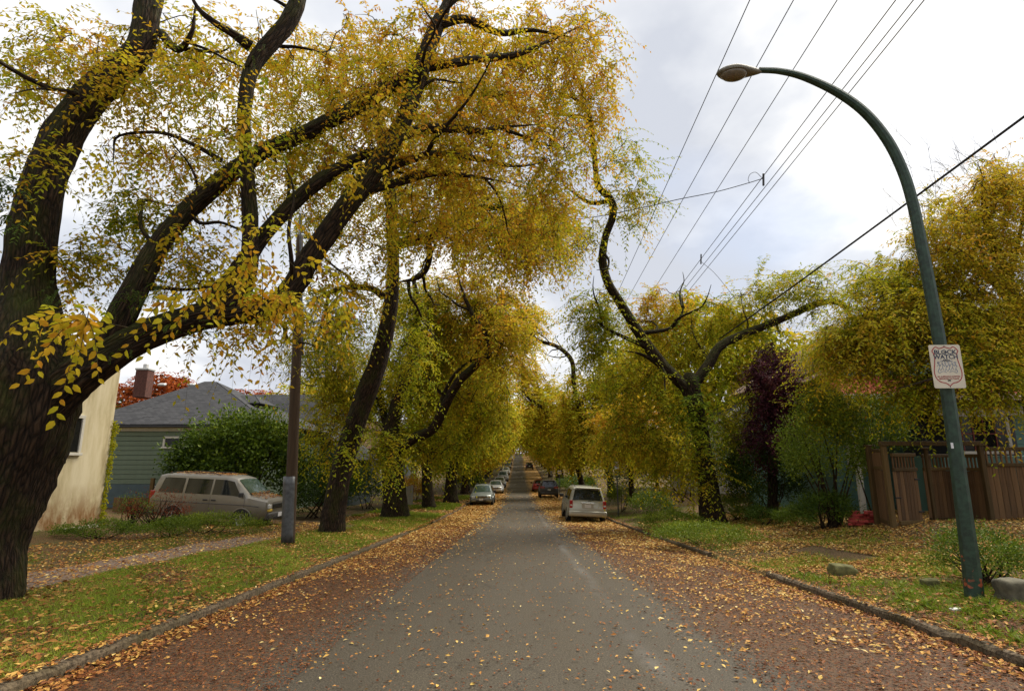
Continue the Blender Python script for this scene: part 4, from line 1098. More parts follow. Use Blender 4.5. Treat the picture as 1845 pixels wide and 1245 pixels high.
edge_keep = lambda P: rs.uniform(0, 1, len(P)) < (np.clip((np.abs(U(P) + .3) - 1.7 + .02 * np.minimum(P[:, 1], 40)) / 2.3, .0, 1) ** 1.3 * np.clip((P[:, 1] - 2.0) / 26, .07, 1) * np.clip(.75 + 1.1 * lumpf(P, 1.3, 5), .15, 1.4) + .010)
scatter(60000, -HALF, -.6, 5.5, 75, .062, .60, .2, edge_keep)
scatter(70000, .6, HALF, 3.6, 75, .060, .62, .22, edge_keep)
scatter(26000, 1.3, HALF, 6, 60, .075, .72, .16, edge_keep)
scatter(26000, -HALF, -1.5, 12, 60, .075, .66, .16, edge_keep)
scatter(3600, -2.6, 2.2, 3.5, 60, .042, .50, .26)
scatter(26000, -HALF, -2.2, 3.6, 26, .030, .22, .14, None, 9)
scatter(26000, 1.7, HALF, 3.6, 26, .030, .22, .14, None, 9)
scatter(2600, -2.4, 2.0, 3.5, 26, .026, .2, .14, None, 9)
for s_ in (-1, 1):
    P = strip_pts(rs, 1500, s_ * HALF, s_ * (HALF + .13), 3.8, 45); P[:, 2] = prof(P[:, 1]) + .112
    lay(rs, fl, P, .06 * np.maximum(1, P[:, 1] / 15) ** .8, np.clip(rs.normal(.5, .2, len(P)), 0, 1))
scatter(2600, -HALF, -HALF + .35, 4, 40, .07, .58, .2)
scatter(2400, HALF - .35, HALF, 4, 40, .07, .52, .2)
scatter(15000, -7.7, -4.5, 3.4, 32, .085, .48, .2, lambda P: lumpf(P, .9, 1) + rs.normal(0, .6, len(P)) < .35)
scatter(12000, -9.1, -4.5, 18, 60, .085, .62, .15, lambda P: lumpf(P, .5, 2) + rs.normal(0, .4, len(P)) < .3)
scatter(3200, -9.1, -7.7, 7, 32, .07, .62, .2)
scatter(7000, -12.5, -9.0, 7, 26, .075, .55, .18)
scatter(7500, 4.5, 7.2, 4.0, 12.5, .07, .38, .22)
scatter(26000, 5.0, 13.0, 9.5, 26, .075, .68, .17)
scatter(12000, 4.4, 9.5, 10.5, 24, .07, .64, .18)
scatter(7000, 6.5, 12, 3.5, 12, .075, .55, .2)
tag(fl.build('leaf_litter', MAT['fallen'], smooth=False, kind='stuff'), 'thick litter of fallen yellow and brown leaves along road and verges', 'leaves')
# the nearest fallen leaves one by one
near = []
for k in range(4):
    a = Acc()
    leaf_geo(a, np.array([[-.5, 0, 0]]), np.array([[1., 0, .06]]), np.array([[0, 0, 1.]]), 1.0, [.5, .56, .44, .6][k], [.72, .42, .3, .82][k], True)
    near.append(a.mesh('fallen_leaf', MAT['fallen']))
nl = 0
while nl < 290:
    zone = rs.choice(3, p=[.5, .26, .24])
    u0, u1 = ((-3.6, HALF - .1), (-7.4, -4.6), (4.6, 6.4))[zone]
    P = strip_pts(rs, 1, u0, u1, 3.5, 8.5)[0]
    if abs(P[0] / P[1]) > .92: continue
    if zone == 0 and rs.uniform() > .25 + .25 * abs(P[0]): continue
    o = link('fallen_leaf', near[int(rs.integers(0, 4))], None, (P[0], P[1], P[2] + (.012 if zone == 0 else .03)), (rs.normal(0, .25), rs.normal(0, .25), rs.uniform(0, 6.28)))
    s = rs.uniform(.032, .062) if zone == 0 else rs.uniform(.055, .10); o.scale = (s, s, s)
    tag(o, ('single dry leaf lying on the near road surface', 'single fallen leaf lying in the grass of the near left verge', 'single fallen leaf lying on the near right verge')[zone], 'leaf',
        ('loose leaves on the near road', 'loose leaves on the left verge', 'loose leaves on the right verge')[zone])
    nl += 1

# stones and litter on the right verge
def rock(name, label, px, py, sx, sy, sz, mat, seed, cat='stone'):
    p = G(px, py); bm = bmesh.new(); bmesh.ops.create_icosphere(bm, subdivisions=3, radius=1)
    r_ = np.random.default_rng(seed); ph = r_.uniform(0, 6, 6)
    for v in bm.verts:
        q = v.co
        f = 1 + .10 * math.sin(3 * q.x + ph[0]) + .09 * math.sin(4 * q.y + ph[1]) + .06 * math.sin(7 * q.z + ph[2]) + r_.normal(0, .012)
        for ax in range(3): q[ax] = math.copysign(min(abs(q[ax]) * 1.25, .82), q[ax])
        v.co = Vector((q.x * sx * f, q.y * sy * f, q.z * sz * f + sz * .45))
    me = bpy.data.meshes.new(name); bm.to_mesh(me); bm.free(); me.materials.append(mat)
    me.polygons.foreach_set('use_smooth', [True] * len(me.polygons))
    tag(link(name, me, None, p), label, cat)
MAT['mossy_stone'] = mat_plain('mossy_stone', (.11, .105, .035), .95, var=.5, scale=9, bump=.6)
MAT['grey_stone'] = mat_plain('grey_stone', (.10, .09, .06), .95, var=.5, scale=7, bump=.6)
MAT['paper'] = mat_plain('white_paper', (.7, .68, .62), .8)
rock('garden_stone', 'flat mossy stone lying in the weeds of the right verge', 1522, 1036, .24, .13, .13, MAT['mossy_stone'], 1)
rock('garden_stone', 'squared grey stone at the right edge behind the lamp post', 1828, 1082, .22, .18, .20, MAT['grey_stone'], 2)
rock('garden_stone', 'small brown stone half hidden in weeds near the lamp post', 1675, 1058, .13, .1, .09, MAT['mossy_stone'], 3)
rock('paper_scrap', 'crumpled white paper scrap on the leaves near the lamp base', 1724, 1101, .085, .05, .03, MAT['paper'], 4, 'litter')
rock('paper_scrap', 'tiny white scrap near the right kerb', 1684, 1141, .035, .03, .02, MAT['paper'], 5, 'litter')

# ------------------------------------------------------------------ lamp post with sign
LB = G(1755, 1078); LD = LB[1]
MAT['lamp_green'] = None
def mat_lamp_green():
    m = M('scuffed_green_paint'); v = m.coords('World')
    n = m.noise(v, 2.2, 6, .7); f = m.noise(v, 14, 4, .6)
    c = m.ramp(f, [(.36, (.008, .023, .013)), (.62, (.022, .054, .032))])
    s = m.n('ShaderNodeSeparateXYZ'); m.l(v, s.inputs[0])
    low = m.math('MULTIPLY_ADD', s.outputs['Z'], -.5, .62, clamp=True)
    rust = m.math('MULTIPLY_ADD', m.math('MULTIPLY', m.noise(m.coords('World', (9, 9, 11)), 1.0, 3, .5), m.math('ADD', low, .72)), 12.0, -9.3, clamp=True)
    m.set(m.mix(rust, c, (.32, .075, .03)), .5, .1, .5); m.bump(f, .15, .01)
    return m.m
MAT['lamp_green'] = mat_lamp_green()
root = empty('street_lamp', LB); tag(root, 'tall curved green steel street lamp reaching over the road on the right', 'street lamp')
rows = [(1757, 1092, 21), (1752, 1040, 20), (1731, 880, 17), (1706, 700, 14.5), (1683, 560, 13.5), (1660, 440, 12.5), (1644, 365, 12), (1627, 310, 11.5), (1600, 255, 11), (1560, 205, 10), (1510, 168, 9), (1450, 140, 7.5), (1405, 129, 6.5), (1368, 127, 6)]
Lm = limb_points([(a, b, LD, r * .92) for a, b, r in rows], 6)
a = Acc(); tube(a, Lm[:, :3], Lm[:, 3], 10); po = a.build('pole', MAT['lamp_green'], root, LB); auto_smooth(po, 30)
hd = at(1333, 131, LD); px_m = LD / FPX / ray(1333, 131)[1]
def cobra(parent):
    bm = bmesh.new(); bmesh.ops.create_uvsphere(bm, u_segments=24, v_segments=14, radius=1)
    Lh, Wh, Hh = 42 * px_m, .17, .095
    for v in bm.verts:
        t = (v.co.x + 1) / 2          # 0 tip, 1 neck
        w = np.interp(t, [0, .15, .4, .8, 1], [1.0, 1.05, 1.0, .5, .35])
        z = v.co.z * (1.0 if v.co.z > 0 else .75)
        v.co = Vector((v.co.x * Lh, v.co.y * Wh * w, z * Hh * np.interp(t, [0, .3, 1], [1.05, 1.1, .75])))
    me = bpy.data.meshes.new('head'); bm.to_mesh(me); bm.free(); me.materials.append(MAT['lamp_head']); me.polygons.foreach_set('use_smooth', [True] * len(me.polygons))
    h_ = link('lamp_head', me, parent, hd - LB, (0, R(-2), 0))
    bm = bmesh.new(); bmesh.ops.create_uvsphere(bm, u_segments=20, v_segments=10, radius=1)
    for v in bm.verts: v.co = Vector((v.co.x * Lh * .58, v.co.y * Wh * .86, min(v.co.z, .1) * Hh * 1.15))
    me = bpy.data.meshes.new('lens'); bm.to_mesh(me); bm.free(); me.materials.append(MAT['lamp_lens']); me.polygons.foreach_set('use_smooth', [True] * len(me.polygons))
    link('lens', me, h_, (-Lh * .27, 0, -.022))
    rim = [(math.cos(t) * Lh * .62 - Lh * .27, math.sin(t) * Wh * .92, -.02) for t in np.linspace(0, 2 * np.pi, 28)]
    ra = Acc(); tube(ra, rim, np.full(28, .008), 5); ra.build('lens_rim', MAT['lamp_head'], h_)
MAT['lamp_head'] = mat_plain('weathered_lamp_head', (.15, .135, .10), .6, .1, .3, 12)
MAT['lamp_lens'] = mat_plain('cloudy_lamp_lens', (.16, .13, .095), .25, 0, .25, 14)
cobra(root)
# white smudged sticker on the pole
st = at(1703, 803, LD); box('sticker', st - LB + np.array([0, -.125, 0]), (.035, .004, .075), MAT['plate'], root, .001)

# block watch sign
MAT['sign_white'] = mat_plain('sign_white', (.60, .55, .44), .55, var=.08, scale=5)
MAT['sign_red'] = mat_plain('sign_red', (.33, .03, .035), .5, var=.1)
MAT['sign_navy'] = mat_plain('sign_navy', (.02, .035, .075), .5, var=.1)
MAT['sign_blue'] = mat_plain('sign_blue', (.10, .16, .30), .5, var=.15)
SD = LD - .17
sc_ = at(1706.5, 660, SD); SW, SH = 54 * SD / FPX / ray(1706, 660)[1], 79 * SD / FPX / ray(1706, 660)[1] * 1.0
sroot = empty('block_watch_sign', sc_, (0, 0, R(-4))); tag(sroot, 'white metal block watch sign with red shield border on the lamp post', 'sign')
def rrect(w, h, r, n=6):
    pts = []
    for sx, sy, a0 in ((1, 1, 0), (-1, 1, 90), (-1, -1, 180), (1, -1, 270)):
        for t in np.linspace(0, 90, n): pts.append((sx * (w / 2 - r) + r * math.cos(R(a0 + t)), sy * (h / 2 - r) + r * math.sin(R(a0 + t))))
    return pts
poly_prism('plate', rrect(SW, SH, .025), .004, MAT['sign_white'], sroot)
shield = [(0, .5), (.10, .475), (.20, .46), (.31, .50), (.44, .40), (.40, .33), (.385, .22), (.42, .05), (.46, -.1), (.46, -.22), (.40, -.33), (.28, -.40), (.12, -.43), (0, -.50)]
sh_pts = crm(np.array([(x, y) for x, y in shield] ), 5)
full = np.vstack([sh_pts, np.column_stack([-sh_pts[::-1, 0], sh_pts[::-1, 1]])[1:-1]])
def outline(name, pts, w, mat, parent, y):
    P = np.asarray(pts, float); n = len(P)
    T = nrm(np.roll(P, -1, 0) - np.roll(P, 1, 0)); Nn = np.column_stack([-T[:, 1], T[:, 0]])
    A, Bq = P + Nn * w / 2, P - Nn * w / 2
    V = [(p[0], y, p[1]) for p in A] + [(p[0], y, p[1]) for p in Bq]
    F = [[i, (i + 1) % n, n + (i + 1) % n, n + i] for i in range(n)]
    ac = Acc(); ac.add(V, None, F); return ac.build(name, mat, parent, smooth=False)
outline('shield_border', full * [SW * .93, SH * .90], .013, MAT['sign_red'], sroot, -.002)
def text(name, s, size, z, mat, parent, y=-.003, x=0, sx=1):
    cu = bpy.data.curves.new(name, 'FONT'); cu.body = s; cu.size = size; cu.align_x = 'CENTER'; cu.align_y = 'CENTER'; cu.extrude = .0006; cu.offset = size * .022
    cu.materials.append(mat)
    tmp = bpy.data.objects.new(name, cu); col.objects.link(tmp)
    bpy.context.view_layer.update()
    me = bpy.data.meshes.new_from_object(tmp.evaluated_get(bpy.context.evaluated_depsgraph_get()))
    bpy.data.objects.remove(tmp)
    o = link(name, me, parent, (x, y, z), (math.pi / 2, 0, 0)); o.scale = (sx, 1, 1); return o
text('lettering', 'BLOCK', SW * .205, SH * .325, MAT['sign_navy'], sroot, sx=1.08)
text('lettering', 'WATCH', SW * .205, SH * .215, MAT['sign_navy'], sroot, sx=1.02)
text('lettering', 'AREA', SW * .10, SH * .135, MAT['sign_navy'], sroot)
text('lettering', 'ALL SUSPICIOUS ACTIVITIES', SW * .058, SH * -.235, MAT['sign_red'], sroot)
text('lettering', 'REPORTED TO POLICE', SW * .062, SH * -.285, MAT['sign_red'], sroot)
# blue line drawing in the middle of the sign: a row of small figures over scroll work
dr_ = Acc(); rz = np.random.default_rng(3)
for i in range(6):
    x0 = (-.26 + i * .105) * SW; z0 = (-.05 + .02 * math.sin(i * 2)) * SH
    for seg in ([(0, 0), (.01, .045), (.0, .07)], [(-.022, .03), (.0, .05), (.024, .028)], [(-.016, -.03), (0, 0), (.016, -.03)]):
        P = crm(np.array([[x0 + a_ * 1.1, 0, z0 + b_ * 1.1] for a_, b_ in seg]), 3); tube(dr_, P, np.full(len(P), .0032), 4)
    th = np.linspace(0, 6.28, 9); tube(dr_, [(x0 + .012 * math.cos(t), 0, z0 + .09 + .012 * math.sin(t)) for t in th], np.full(9, .003), 4)
for s_ in (-1, 1):
    P = crm(np.array([[s_ * SW * .04, 0, -SH * .14], [s_ * SW * .16, 0, -SH * .115], [s_ * SW * .27, 0, -SH * .15], [s_ * SW * .31, 0, -SH * .11], [s_ * SW * .28, 0, -SH * .09]]), 4); tube(dr_, P, np.full(len(P), .0032), 4)
    P = crm(np.array([[s_ * SW * .22, 0, SH * .09], [s_ * SW * .27, 0, SH * .06], [s_ * SW * .30, 0, SH * .09]]), 4); tube(dr_, P, np.full(len(P), .003), 4)
dr_.build('drawing', MAT['sign_blue'], sroot)
for zb in (.47, -.47): 
    bm = bmesh.new(); bmesh.ops.create_cone(bm, segments=8, radius1=.008, radius2=.006, depth=.006, cap_ends=True); me = bpy.data.meshes.new('bolt'); bm.to_mesh(me); bm.free(); me.materials.append(MAT['pole_metal'])
    link('bolt', me, sroot, (0, -.004, zb * SH), (math.pi / 2, 0, 0))
box('bracket', (0, .08, .2), (.05, .16, .03), MAT['pole_metal'], sroot, .004); box('bracket', (0, .08, -.2), (.05, .16, .03), MAT['pole_metal'], sroot, .004)

# ------------------------------------------------------------------ wooden utility pole, left
PB = G(522, 980); PD = PB[1]
proot = empty('utility_pole', PB); tag(proot, 'weathered wooden utility pole with a dark metal guard on the left verge', 'utility pole')
Lp = limb_points([(521, 985, PD, 10), (524, 900, PD, 10.5), (528, 800, PD, 10), (532, 700, PD, 9.5), (535, 620, PD, 8.5), (538, 500, PD, 7), (540, 425, PD, 6)], 4)
a = Acc(); tube(a, Lp[:, :3], Lp[:, 3], 14, .02, 5); a.build('post', MAT['pole_wood'], proot, PB)
# curved metal guard over the lower front
gd = []
n_h = 9
V = []; F = []
for i, py in enumerate(np.linspace(976, 858, n_h)):
    p = at(np.interp(py, [858, 980], [523.5, 519.5]), py, PD); rr_ = 11.5 * PD / FPX
    for t in np.linspace(R(150), R(330), 9): V.append((p[0] + rr_ * math.cos(t), p[1] + rr_ * math.sin(t), p[2]))
for i in range(n_h - 1):
    for j in range(8): F.append([i * 9 + j, i * 9 + j + 1, (i + 1) * 9 + j + 1, (i + 1) * 9 + j])
a = Acc(); a.add(V, None, F); gob = a.build('metal_guard', MAT['pole_metal'], proot, PB)
sm_ = gob.modifiers.new('thickness', 'SOLIDIFY'); sm_.thickness = .008; sm_.offset = 1
cnd = limb_points([(545, 640, PD - .12, 2), (543, 520, PD - .12, 2), (541, 400, PD - .12, 2), (541, 385, PD - .12, 2)], 3)
a = Acc(); tube(a, cnd[:, :3], cnd[:, 3], 6); a.build('conduit', MAT['pole_metal'], proot, PB)

# ------------------------------------------------------------------ overhead wires
def wire(name, label, pts, r, sag=0, group=None, cat='cable', mat='wire'):
    P = np.asarray(pts, float)
    t = np.linspace(0, 1, 40)[:, None]
    C = P[0] * (1 - t) + P[-1] * t if len(P) == 2 else crm(P, 12)
    if len(P) == 2: C = C - UP * sag * 4 * t * (1 - t)
    a = Acc(); o0 = C[0]; tube(a, C, np.full(len(C), r), 5); o = a.build(name, MAT[mat], None, o0, loc=o0)
    tag(o, label, cat, group); return o
def wire_at(px1, py1, px2, py2, z):
    """a line parallel to the road: its height fixes the distance of both pixels"""
    out = []
    a, b, c_ = ray(px1, py1); s = (z - CAMZ) / c_; X = a * s; out.append(np.array([X, b * s, z]))
    a, b, c_ = ray(px2, py2); s = (X + .3) / a; out.append(np.array([a * s, b * s, CAMZ + c_ * s]))
    d = out[1] - out[0]
    return [out[0] - d * .6, out[1] + d * 1.2]
ords = ['leftmost', 'second', 'third', 'fourth', 'fifth', 'rightmost']
for i, (q, z) in enumerate([((1340, 25, 1130, 490), 11), ((1418, 22, 1158, 490), 11), ((1495, 22, 1192, 500), 11), ((1598, 22, 1232, 508), 10), ((1629, 22, 1243, 508), 10), ((1648, 22, 1254, 508), 10)]):
    wire('power_line', '%s of the six thin power lines running along the street against the sky' % ords[i], wire_at(*q, z), .011, 0, 'power lines over the right kerb', 'power line')
th1, th2 = at(1870, 180, 9), at(1296, 611, 21.5); th1 = th2 + (th1 - th2) * 1.9
wire('thick_cable', 'thick black telephone cable slanting past the lamp post to the forked tree', [th1, th2], .026, .12)
sp1 = at(1375, 323, 20); 
wire('service_drop', 'sagging service wire crossing the sky to the left through the foliage', [at(1374, 322, 20), at(1345, 331, 20), at(1290, 346, 20), at(1220, 360, 20), at(1150, 376, 20), at(1040, 395, 20), at(800, 415, 19), at(541, 430, PD)], .016)
wire('service_drop', 'thin drop wire falling from the lower spreader into the yellow tree', [at(1264, 472, 30), at(1290, 495, 29), at(1330, 545, 28)], .012)
loop = [at(1372, 320, 20), at(1362, 311, 20), at(1352, 314, 20), at(1348, 324, 20), at(1351, 330, 20)]
wire('jumper_loop', 'small curled jumper wire beside the upper wire spreader', loop, .010)
for (px, py, d, l) in ((1375.5, 324, 20, 'upper black spreader bar holding the thin wires apart'), (1263, 467, 30, 'lower black spreader bar farther along the thin wires')):
    p = at(px, py, d); b = box('wire_spreader', p, (.07, .06, .52 * d / 20 if d < 25 else .6), MAT['black_metal'], None, .01, (0, R(5), 0)); tag(b, l, 'wire spreader')
# ------------------------------------------------------------------ houses
def mat_stucco():
    m = M('stained_cream_stucco'); v = m.coords('World')
    f = m.noise(v, 30, 4, .7); b = m.noise(m.coords('World', (1.6, 1.6, .35)), 1.0, 6, .65)
    c = m.ramp(b, [(.36, (.36, .29, .16)), (.5, (.56, .48, .30)), (.64, (.66, .58, .40))])
    s = m.n('ShaderNodeSeparateXYZ'); m.l(v, s.inputs[0])
    st = m.math('MULTIPLY_ADD', m.noise(m.coords('World', (2.2, 2.2, 1.1)), 1.3, 6, .7), 4.2, -1.45)
    low = m.math('MULTIPLY_ADD', s.outputs['Z'], -.95, .75)
    k = m.math('MULTIPLY', m.math('MULTIPLY', st, 1.0, clamp=True), m.math('MULTIPLY', low, 1.0, clamp=True), clamp=True)
    m.set(m.mix(k, c, (.24, .12, .045)), .9, 0, .2); m.bump(f, .4, .01)
    return m.m
MAT['stucco'] = mat_stucco()
def mat_shingle(name, a_, b_):
    m = M(name); v = m.coords('Object')
    bk = m.n('ShaderNodeTexBrick'); bk.offset = .5; bk.inputs['Scale'].default_value = 1.0
    bk.inputs['Brick Width'].default_value = .30; bk.inputs['Row Height'].default_value = .16; bk.inputs['Mortar Size'].default_value = .012
    bk.inputs['Color1'].default_value = (*a_, 1); bk.inputs['Color2'].default_value = (*b_, 1); bk.inputs['Mortar'].default_value = tuple(x * .45 for x in a_) + (1,)
    m.l(m.attr('roofuv').outputs['Vector'], bk.inputs['Vector'])
    n = m.noise(v, .8, 5, .6)
    m.set(m.mix(m.math('MULTIPLY', n, .5), bk.outputs['Color'], tuple(x * 1.35 for x in b_)), .9, 0, .25); m.bump(bk.outputs['Fac'], -.5, .02)
    return m.m
MAT['roof_grey'] = mat_shingle('charcoal_shingles', (.016, .017, .020), (.050, .050, .054))
MAT['roof_red'] = mat_shingle('red_shingles', (.30, .045, .03), (.38, .07, .045))
MAT['roof_brown'] = mat_shingle('brown_shingles', (.07, .04, .025), (.11, .065, .04))
MAT['siding_green'] = mat_plain('sage_green_siding', (.14, .185, .13), .7, var=.10, scale=3)
MAT['siding_blue'] = mat_plain('blue_grey_foundation', (.06, .088, .098), .8, var=.12, scale=3)
MAT['siding_teal'] = mat_plain('teal_siding', (.10, .20, .17), .7, var=.1, scale=3)
MAT['siding_slate'] = mat_plain('slate_blue_siding', (.07, .095, .11), .7, var=.1, scale=3)
MAT['siding_cream'] = mat_plain('pale_siding', (.36, .33, .26), .7, var=.1, scale=3)
MAT['brick'] = mat_plain('old_red_brick', (.085, .03, .02), .9, var=.45, scale=10, bump=.5)
MAT['red_brick_pile'] = mat_plain('red_clay_brick', (.30, .035, .025), .8, var=.3, scale=10)
MAT['red_frame'] = mat_plain('red_painted_sash', (.20, .035, .025), .6)
MAT['vent_metal'] = mat_plain('pale_vent_metal', (.45, .45, .44), .5, .2)

def roof_face(name, quad, mat, parent, origin, thick=.10):
    """a sloping slab from 3 or 4 corners (eave first), with shingle courses running along the eave"""
    Q = np.asarray(quad, float); o = np.asarray(origin, float)
    e = nrm(Q[1] - Q[0]); nn = np.cross(Q[1] - Q[0], Q[-1] - Q[0]); nn = nn / np.linalg.norm(nn)
    if nn[2] < 0: nn = -nn
    up = np.cross(nn, e)
    T = Q + nn * thick
    n = len(Q); V = np.vstack([T, Q]) - o
    bm = bmesh.new(); vs_ = [bm.verts.new(v) for v in V]
    bm.faces.new(vs_[:n]); bm.faces.new(vs_[n:][::-1])
    for i in range(n): bm.faces.new((vs_[i], vs_[n + i], vs_[n + (i + 1) % n], vs_[(i + 1) % n]))
    bmesh.ops.recalc_face_normals(bm, faces=bm.faces)
    me = bpy.data.meshes.new(name); bm.to_mesh(me); bm.free(); me.materials.append(mat)
    at_ = me.attributes.new('roofuv', 'FLOAT_VECTOR', 'POINT')
    W = np.array([v.co[:] for v in me.vertices]) + o
    at_.data.foreach_set('vector', np.column_stack([W @ e, W @ up, np.zeros(len(W))]).astype(np.float32).ravel())
    return link(name, me, parent)
def window(parent, c, w, h, face, mat_f, mats_g, mull=(0, 0), depth=.06, mm=None):
    """face: 'x' or 'y' axis the pane looks along; sign in face[0]"""
    sg = -1 if face[0] == '-' else 1; ax = face[-1]
    c = np.asarray(c, float)
    def put(nm, a_, b_, sa, sb, d, off, mt, par):
        p = np.zeros(3); s = np.zeros(3)
        hi = 1 if ax == 'x' else 0; fi = 0 if ax == 'x' else 1
        p[hi] = a_; p[2] = b_; p[fi] = sg * off; s[hi] = sa; s[2] = sb; s[fi] = d
        return box(nm, p, tuple(s), mt, par, .006)
    wr = empty('window', c); wr.parent = parent
    put('pane', 0, 0, w - .02, h - .02, .02, .01, mats_g, wr)
    t = .11
    put('frame', 0, h / 2 + t / 2, w + 2 * t, t, depth, .03, mat_f, wr); put('sill', 0, -h / 2 - t / 2, w + 2 * t + .06, t * .8, depth + .05, .045, mat_f, wr)
    put('frame', -w / 2 - t / 2, 0, t, h, depth - .006, .03, mat_f, wr); put('frame', w / 2 + t / 2, 0, t, h, depth - .006, .03, mat_f, wr)
    mt = mm or mat_f
    for i in range(mull[0]): put('glazing_bar', -w / 2 + w * (i + 1) / (mull[0] + 1), 0, .035, h, .03, .03, mt, wr)
    for i in range(mull[1]): put('glazing_bar', 0, -h / 2 + h * (i + 1) / (mull[1] + 1), w, .035, .024, .03, mt, wr)
    return wr

# cream stucco house: its street front is seen edge-on at the far left
k1 = G(178, 948); wx = k1[0]
hb = np.array([wx - 4, k1[1] - 4.0, k1[2]])
hr = empty('stucco_house', hb); tag(hr, 'stained cream stucco house wall behind the huge tree at far left', 'house')
zt = 5.9
box('wall', (0, 0, zt / 2 - .6), (8, 8.0, zt + 1.2), MAT['stucco'], hr, .02)
box('base_course', (4.02, 0, .05), (.06, 7.9, .12), MAT['siding_cream'], hr, .01)
window(hr, np.array([4.0, at(140, 790, k1[1] - 2.0)[1] - hb[1], at(140, 785, k1[1] - 1.2)[2] - hb[2]]), 1.0, 1.1, 'x', MAT['white_trim'], MAT['house_glass'], (1, 0))
roof_face('roof', [hb + (4.05, -4.05, zt), hb + (4.05, 4.05, zt), hb + (0, 4.4, zt + .5), hb + (0, -4.4, zt + .5)], MAT['roof_grey'], hr, hb)
roof_face('roof', [hb + (-4.4, -4.4, zt), hb + (-4.4, 4.4, zt), hb + (0, 4.4, zt + .5), hb + (0, -4.4, zt + .5)], MAT['roof_grey'], hr, hb)
# yellow ivy edging its corner
iv = Acc(); rs = np.random.default_rng(55)
n = 900; z = rs.uniform(0, 3.6, n); Pq = np.column_stack([wx + rs.normal(.02, .05, n), k1[1] + rs.normal(.06, .06, n), k1[2] + z])
leaf_geo(iv, Pq, nrm(rs.normal(size=(n, 3)) - UP * .5), nrm(rs.normal(size=(n, 3)) + [1, -1, 0]), rs.uniform(.05, .1, n), .06, np.clip(rs.normal(.40, .06, n), 0, 1))
ivr = iv.build('wall_ivy', MAT['leaf'], None, k1, smooth=False, loc=k1); tag(ivr, 'yellow green ivy climbing the corner of the cream wall', 'ivy')

# green sided house
D1 = 30.0
lx, rx = at(150, 800, D1)[0], at(475, 800, D1)[0]
ez = at(260, 768, D1)[2]; gz = float(H((lx + rx) / 2, D1)) 
hb = np.array([(lx + rx) / 2, D1 + 4.5, gz]); wd = rx - lx
hr = empty('green_house', hb); tag(hr, 'sage green clapboard house with charcoal hipped roof behind the van', 'house')
yf = -4.5
box('wall', (0, 0.05, (ez - gz) / 2 - .3), (wd - .1, 8.9, ez - gz + .6), MAT['siding_green'], hr, .01)
z0 = at(230, 872, D1)[2] - gz; n_pl = 11; ph = (ez - gz - .28 - z0) / n_pl
box('foundation', (0, yf - .015, z0 / 2 - .3), (wd - .04, .06, z0 + .6), MAT['siding_blue'], hr, .005)
plm = bbox_mesh('plank', (wd, .035, ph * .90), .006); plm.materials.append(MAT['siding_green'])
for i in range(n_pl):
    link('plank', plm, hr, (0, yf - .022, z0 + ph * (i + .5)), (R(8), 0, 0))
box('fascia', (0, yf - .06, ez - gz - .14), (wd + .6, .08, .24), MAT['white_trim'], hr, .01)
box('gutter', (0, yf - .5, ez - gz - .03), (wd + 1.0, .12, .12), MAT['trim_black'], hr, .03)
window(hr, np.array([at(303, 797, D1)[0] - hb[0] + .35, yf - .04, at(303, 797, D1)[2] - gz]), .95, .42, '-y', MAT['white_trim'], MAT['house_glass'])
rzh = at(330, 690, D1 + 4.5)[2]
E = [np.array([lx - .5, D1 - .5, ez]), np.array([rx + .5, D1 - .5, ez]), np.array([rx + .5, D1 + 9.5, ez]), np.array([lx - .5, D1 + 9.5, ez])]
r1, r2 = np.array([lx + 3.6, D1 + 4.5, rzh]), np.array([at(388, 690, D1 + 4.5)[0], D1 + 4.5, rzh])
for q in ([E[0], E[1], r2, r1], [E[1], E[2], r2], [E[2], E[3], r1, r2], [E[3], E[0], r1]):
    roof_face('roof', q, MAT['roof_grey'], hr, hb)
ch = at(259, 690, D1 + 2.6) - hb
cht = at(259, 668, D1 + 2.6) - hb
box('chimney', (ch[0], ch[1], cht[2] - .8), (.72, .62, 1.6), MAT['brick'], hr, .015)
box('chimney_cap', (ch[0], ch[1], cht[2] + .06), (.80, .72, .12), MAT['vent_metal'], hr, .02); box('chimney_flue', (ch[0], ch[1], cht[2] + .25), (.22, .22, .3), MAT['vent_metal'], hr, .02)
for px in (292, 345):
    p = at(px, 693, D1 + 4.1) - hb
    box('roof_vent', p, (.45, .3, .14), MAT['vent_metal'], hr, .04, (R(22), 0, 0))
dm = at(440, 725, D1 + 3.0)
dz = dm[2] - .6
db = np.array([dm[0], D1 + 3.8, dz])
box('dormer_wall', db - hb + (0, 0, -.5), (1.7, 2.0, 1.9), MAT['siding_cream'], hr, .01)
a0 = [np.array([db[0] + sx * 1.15, db[1] + sy * 1.3, dz + .45]) for sx, sy in ((-1, -1), (1, -1), (1, 1), (-1, 1))]
tp = [np.array([db[0] - .5, db[1], dz + 1.05]), np.array([db[0] + .2, db[1], dz + 1.05])]
for q in ([a0[0], a0[1], tp[1], tp[0]], [a0[1], a0[2], tp[1]], [a0[2], a0[3], tp[0], tp[1]], [a0[3], a0[0], tp[0]]):
    roof_face('dormer_roof', q, MAT['roof_grey'], hr, hb, .08)

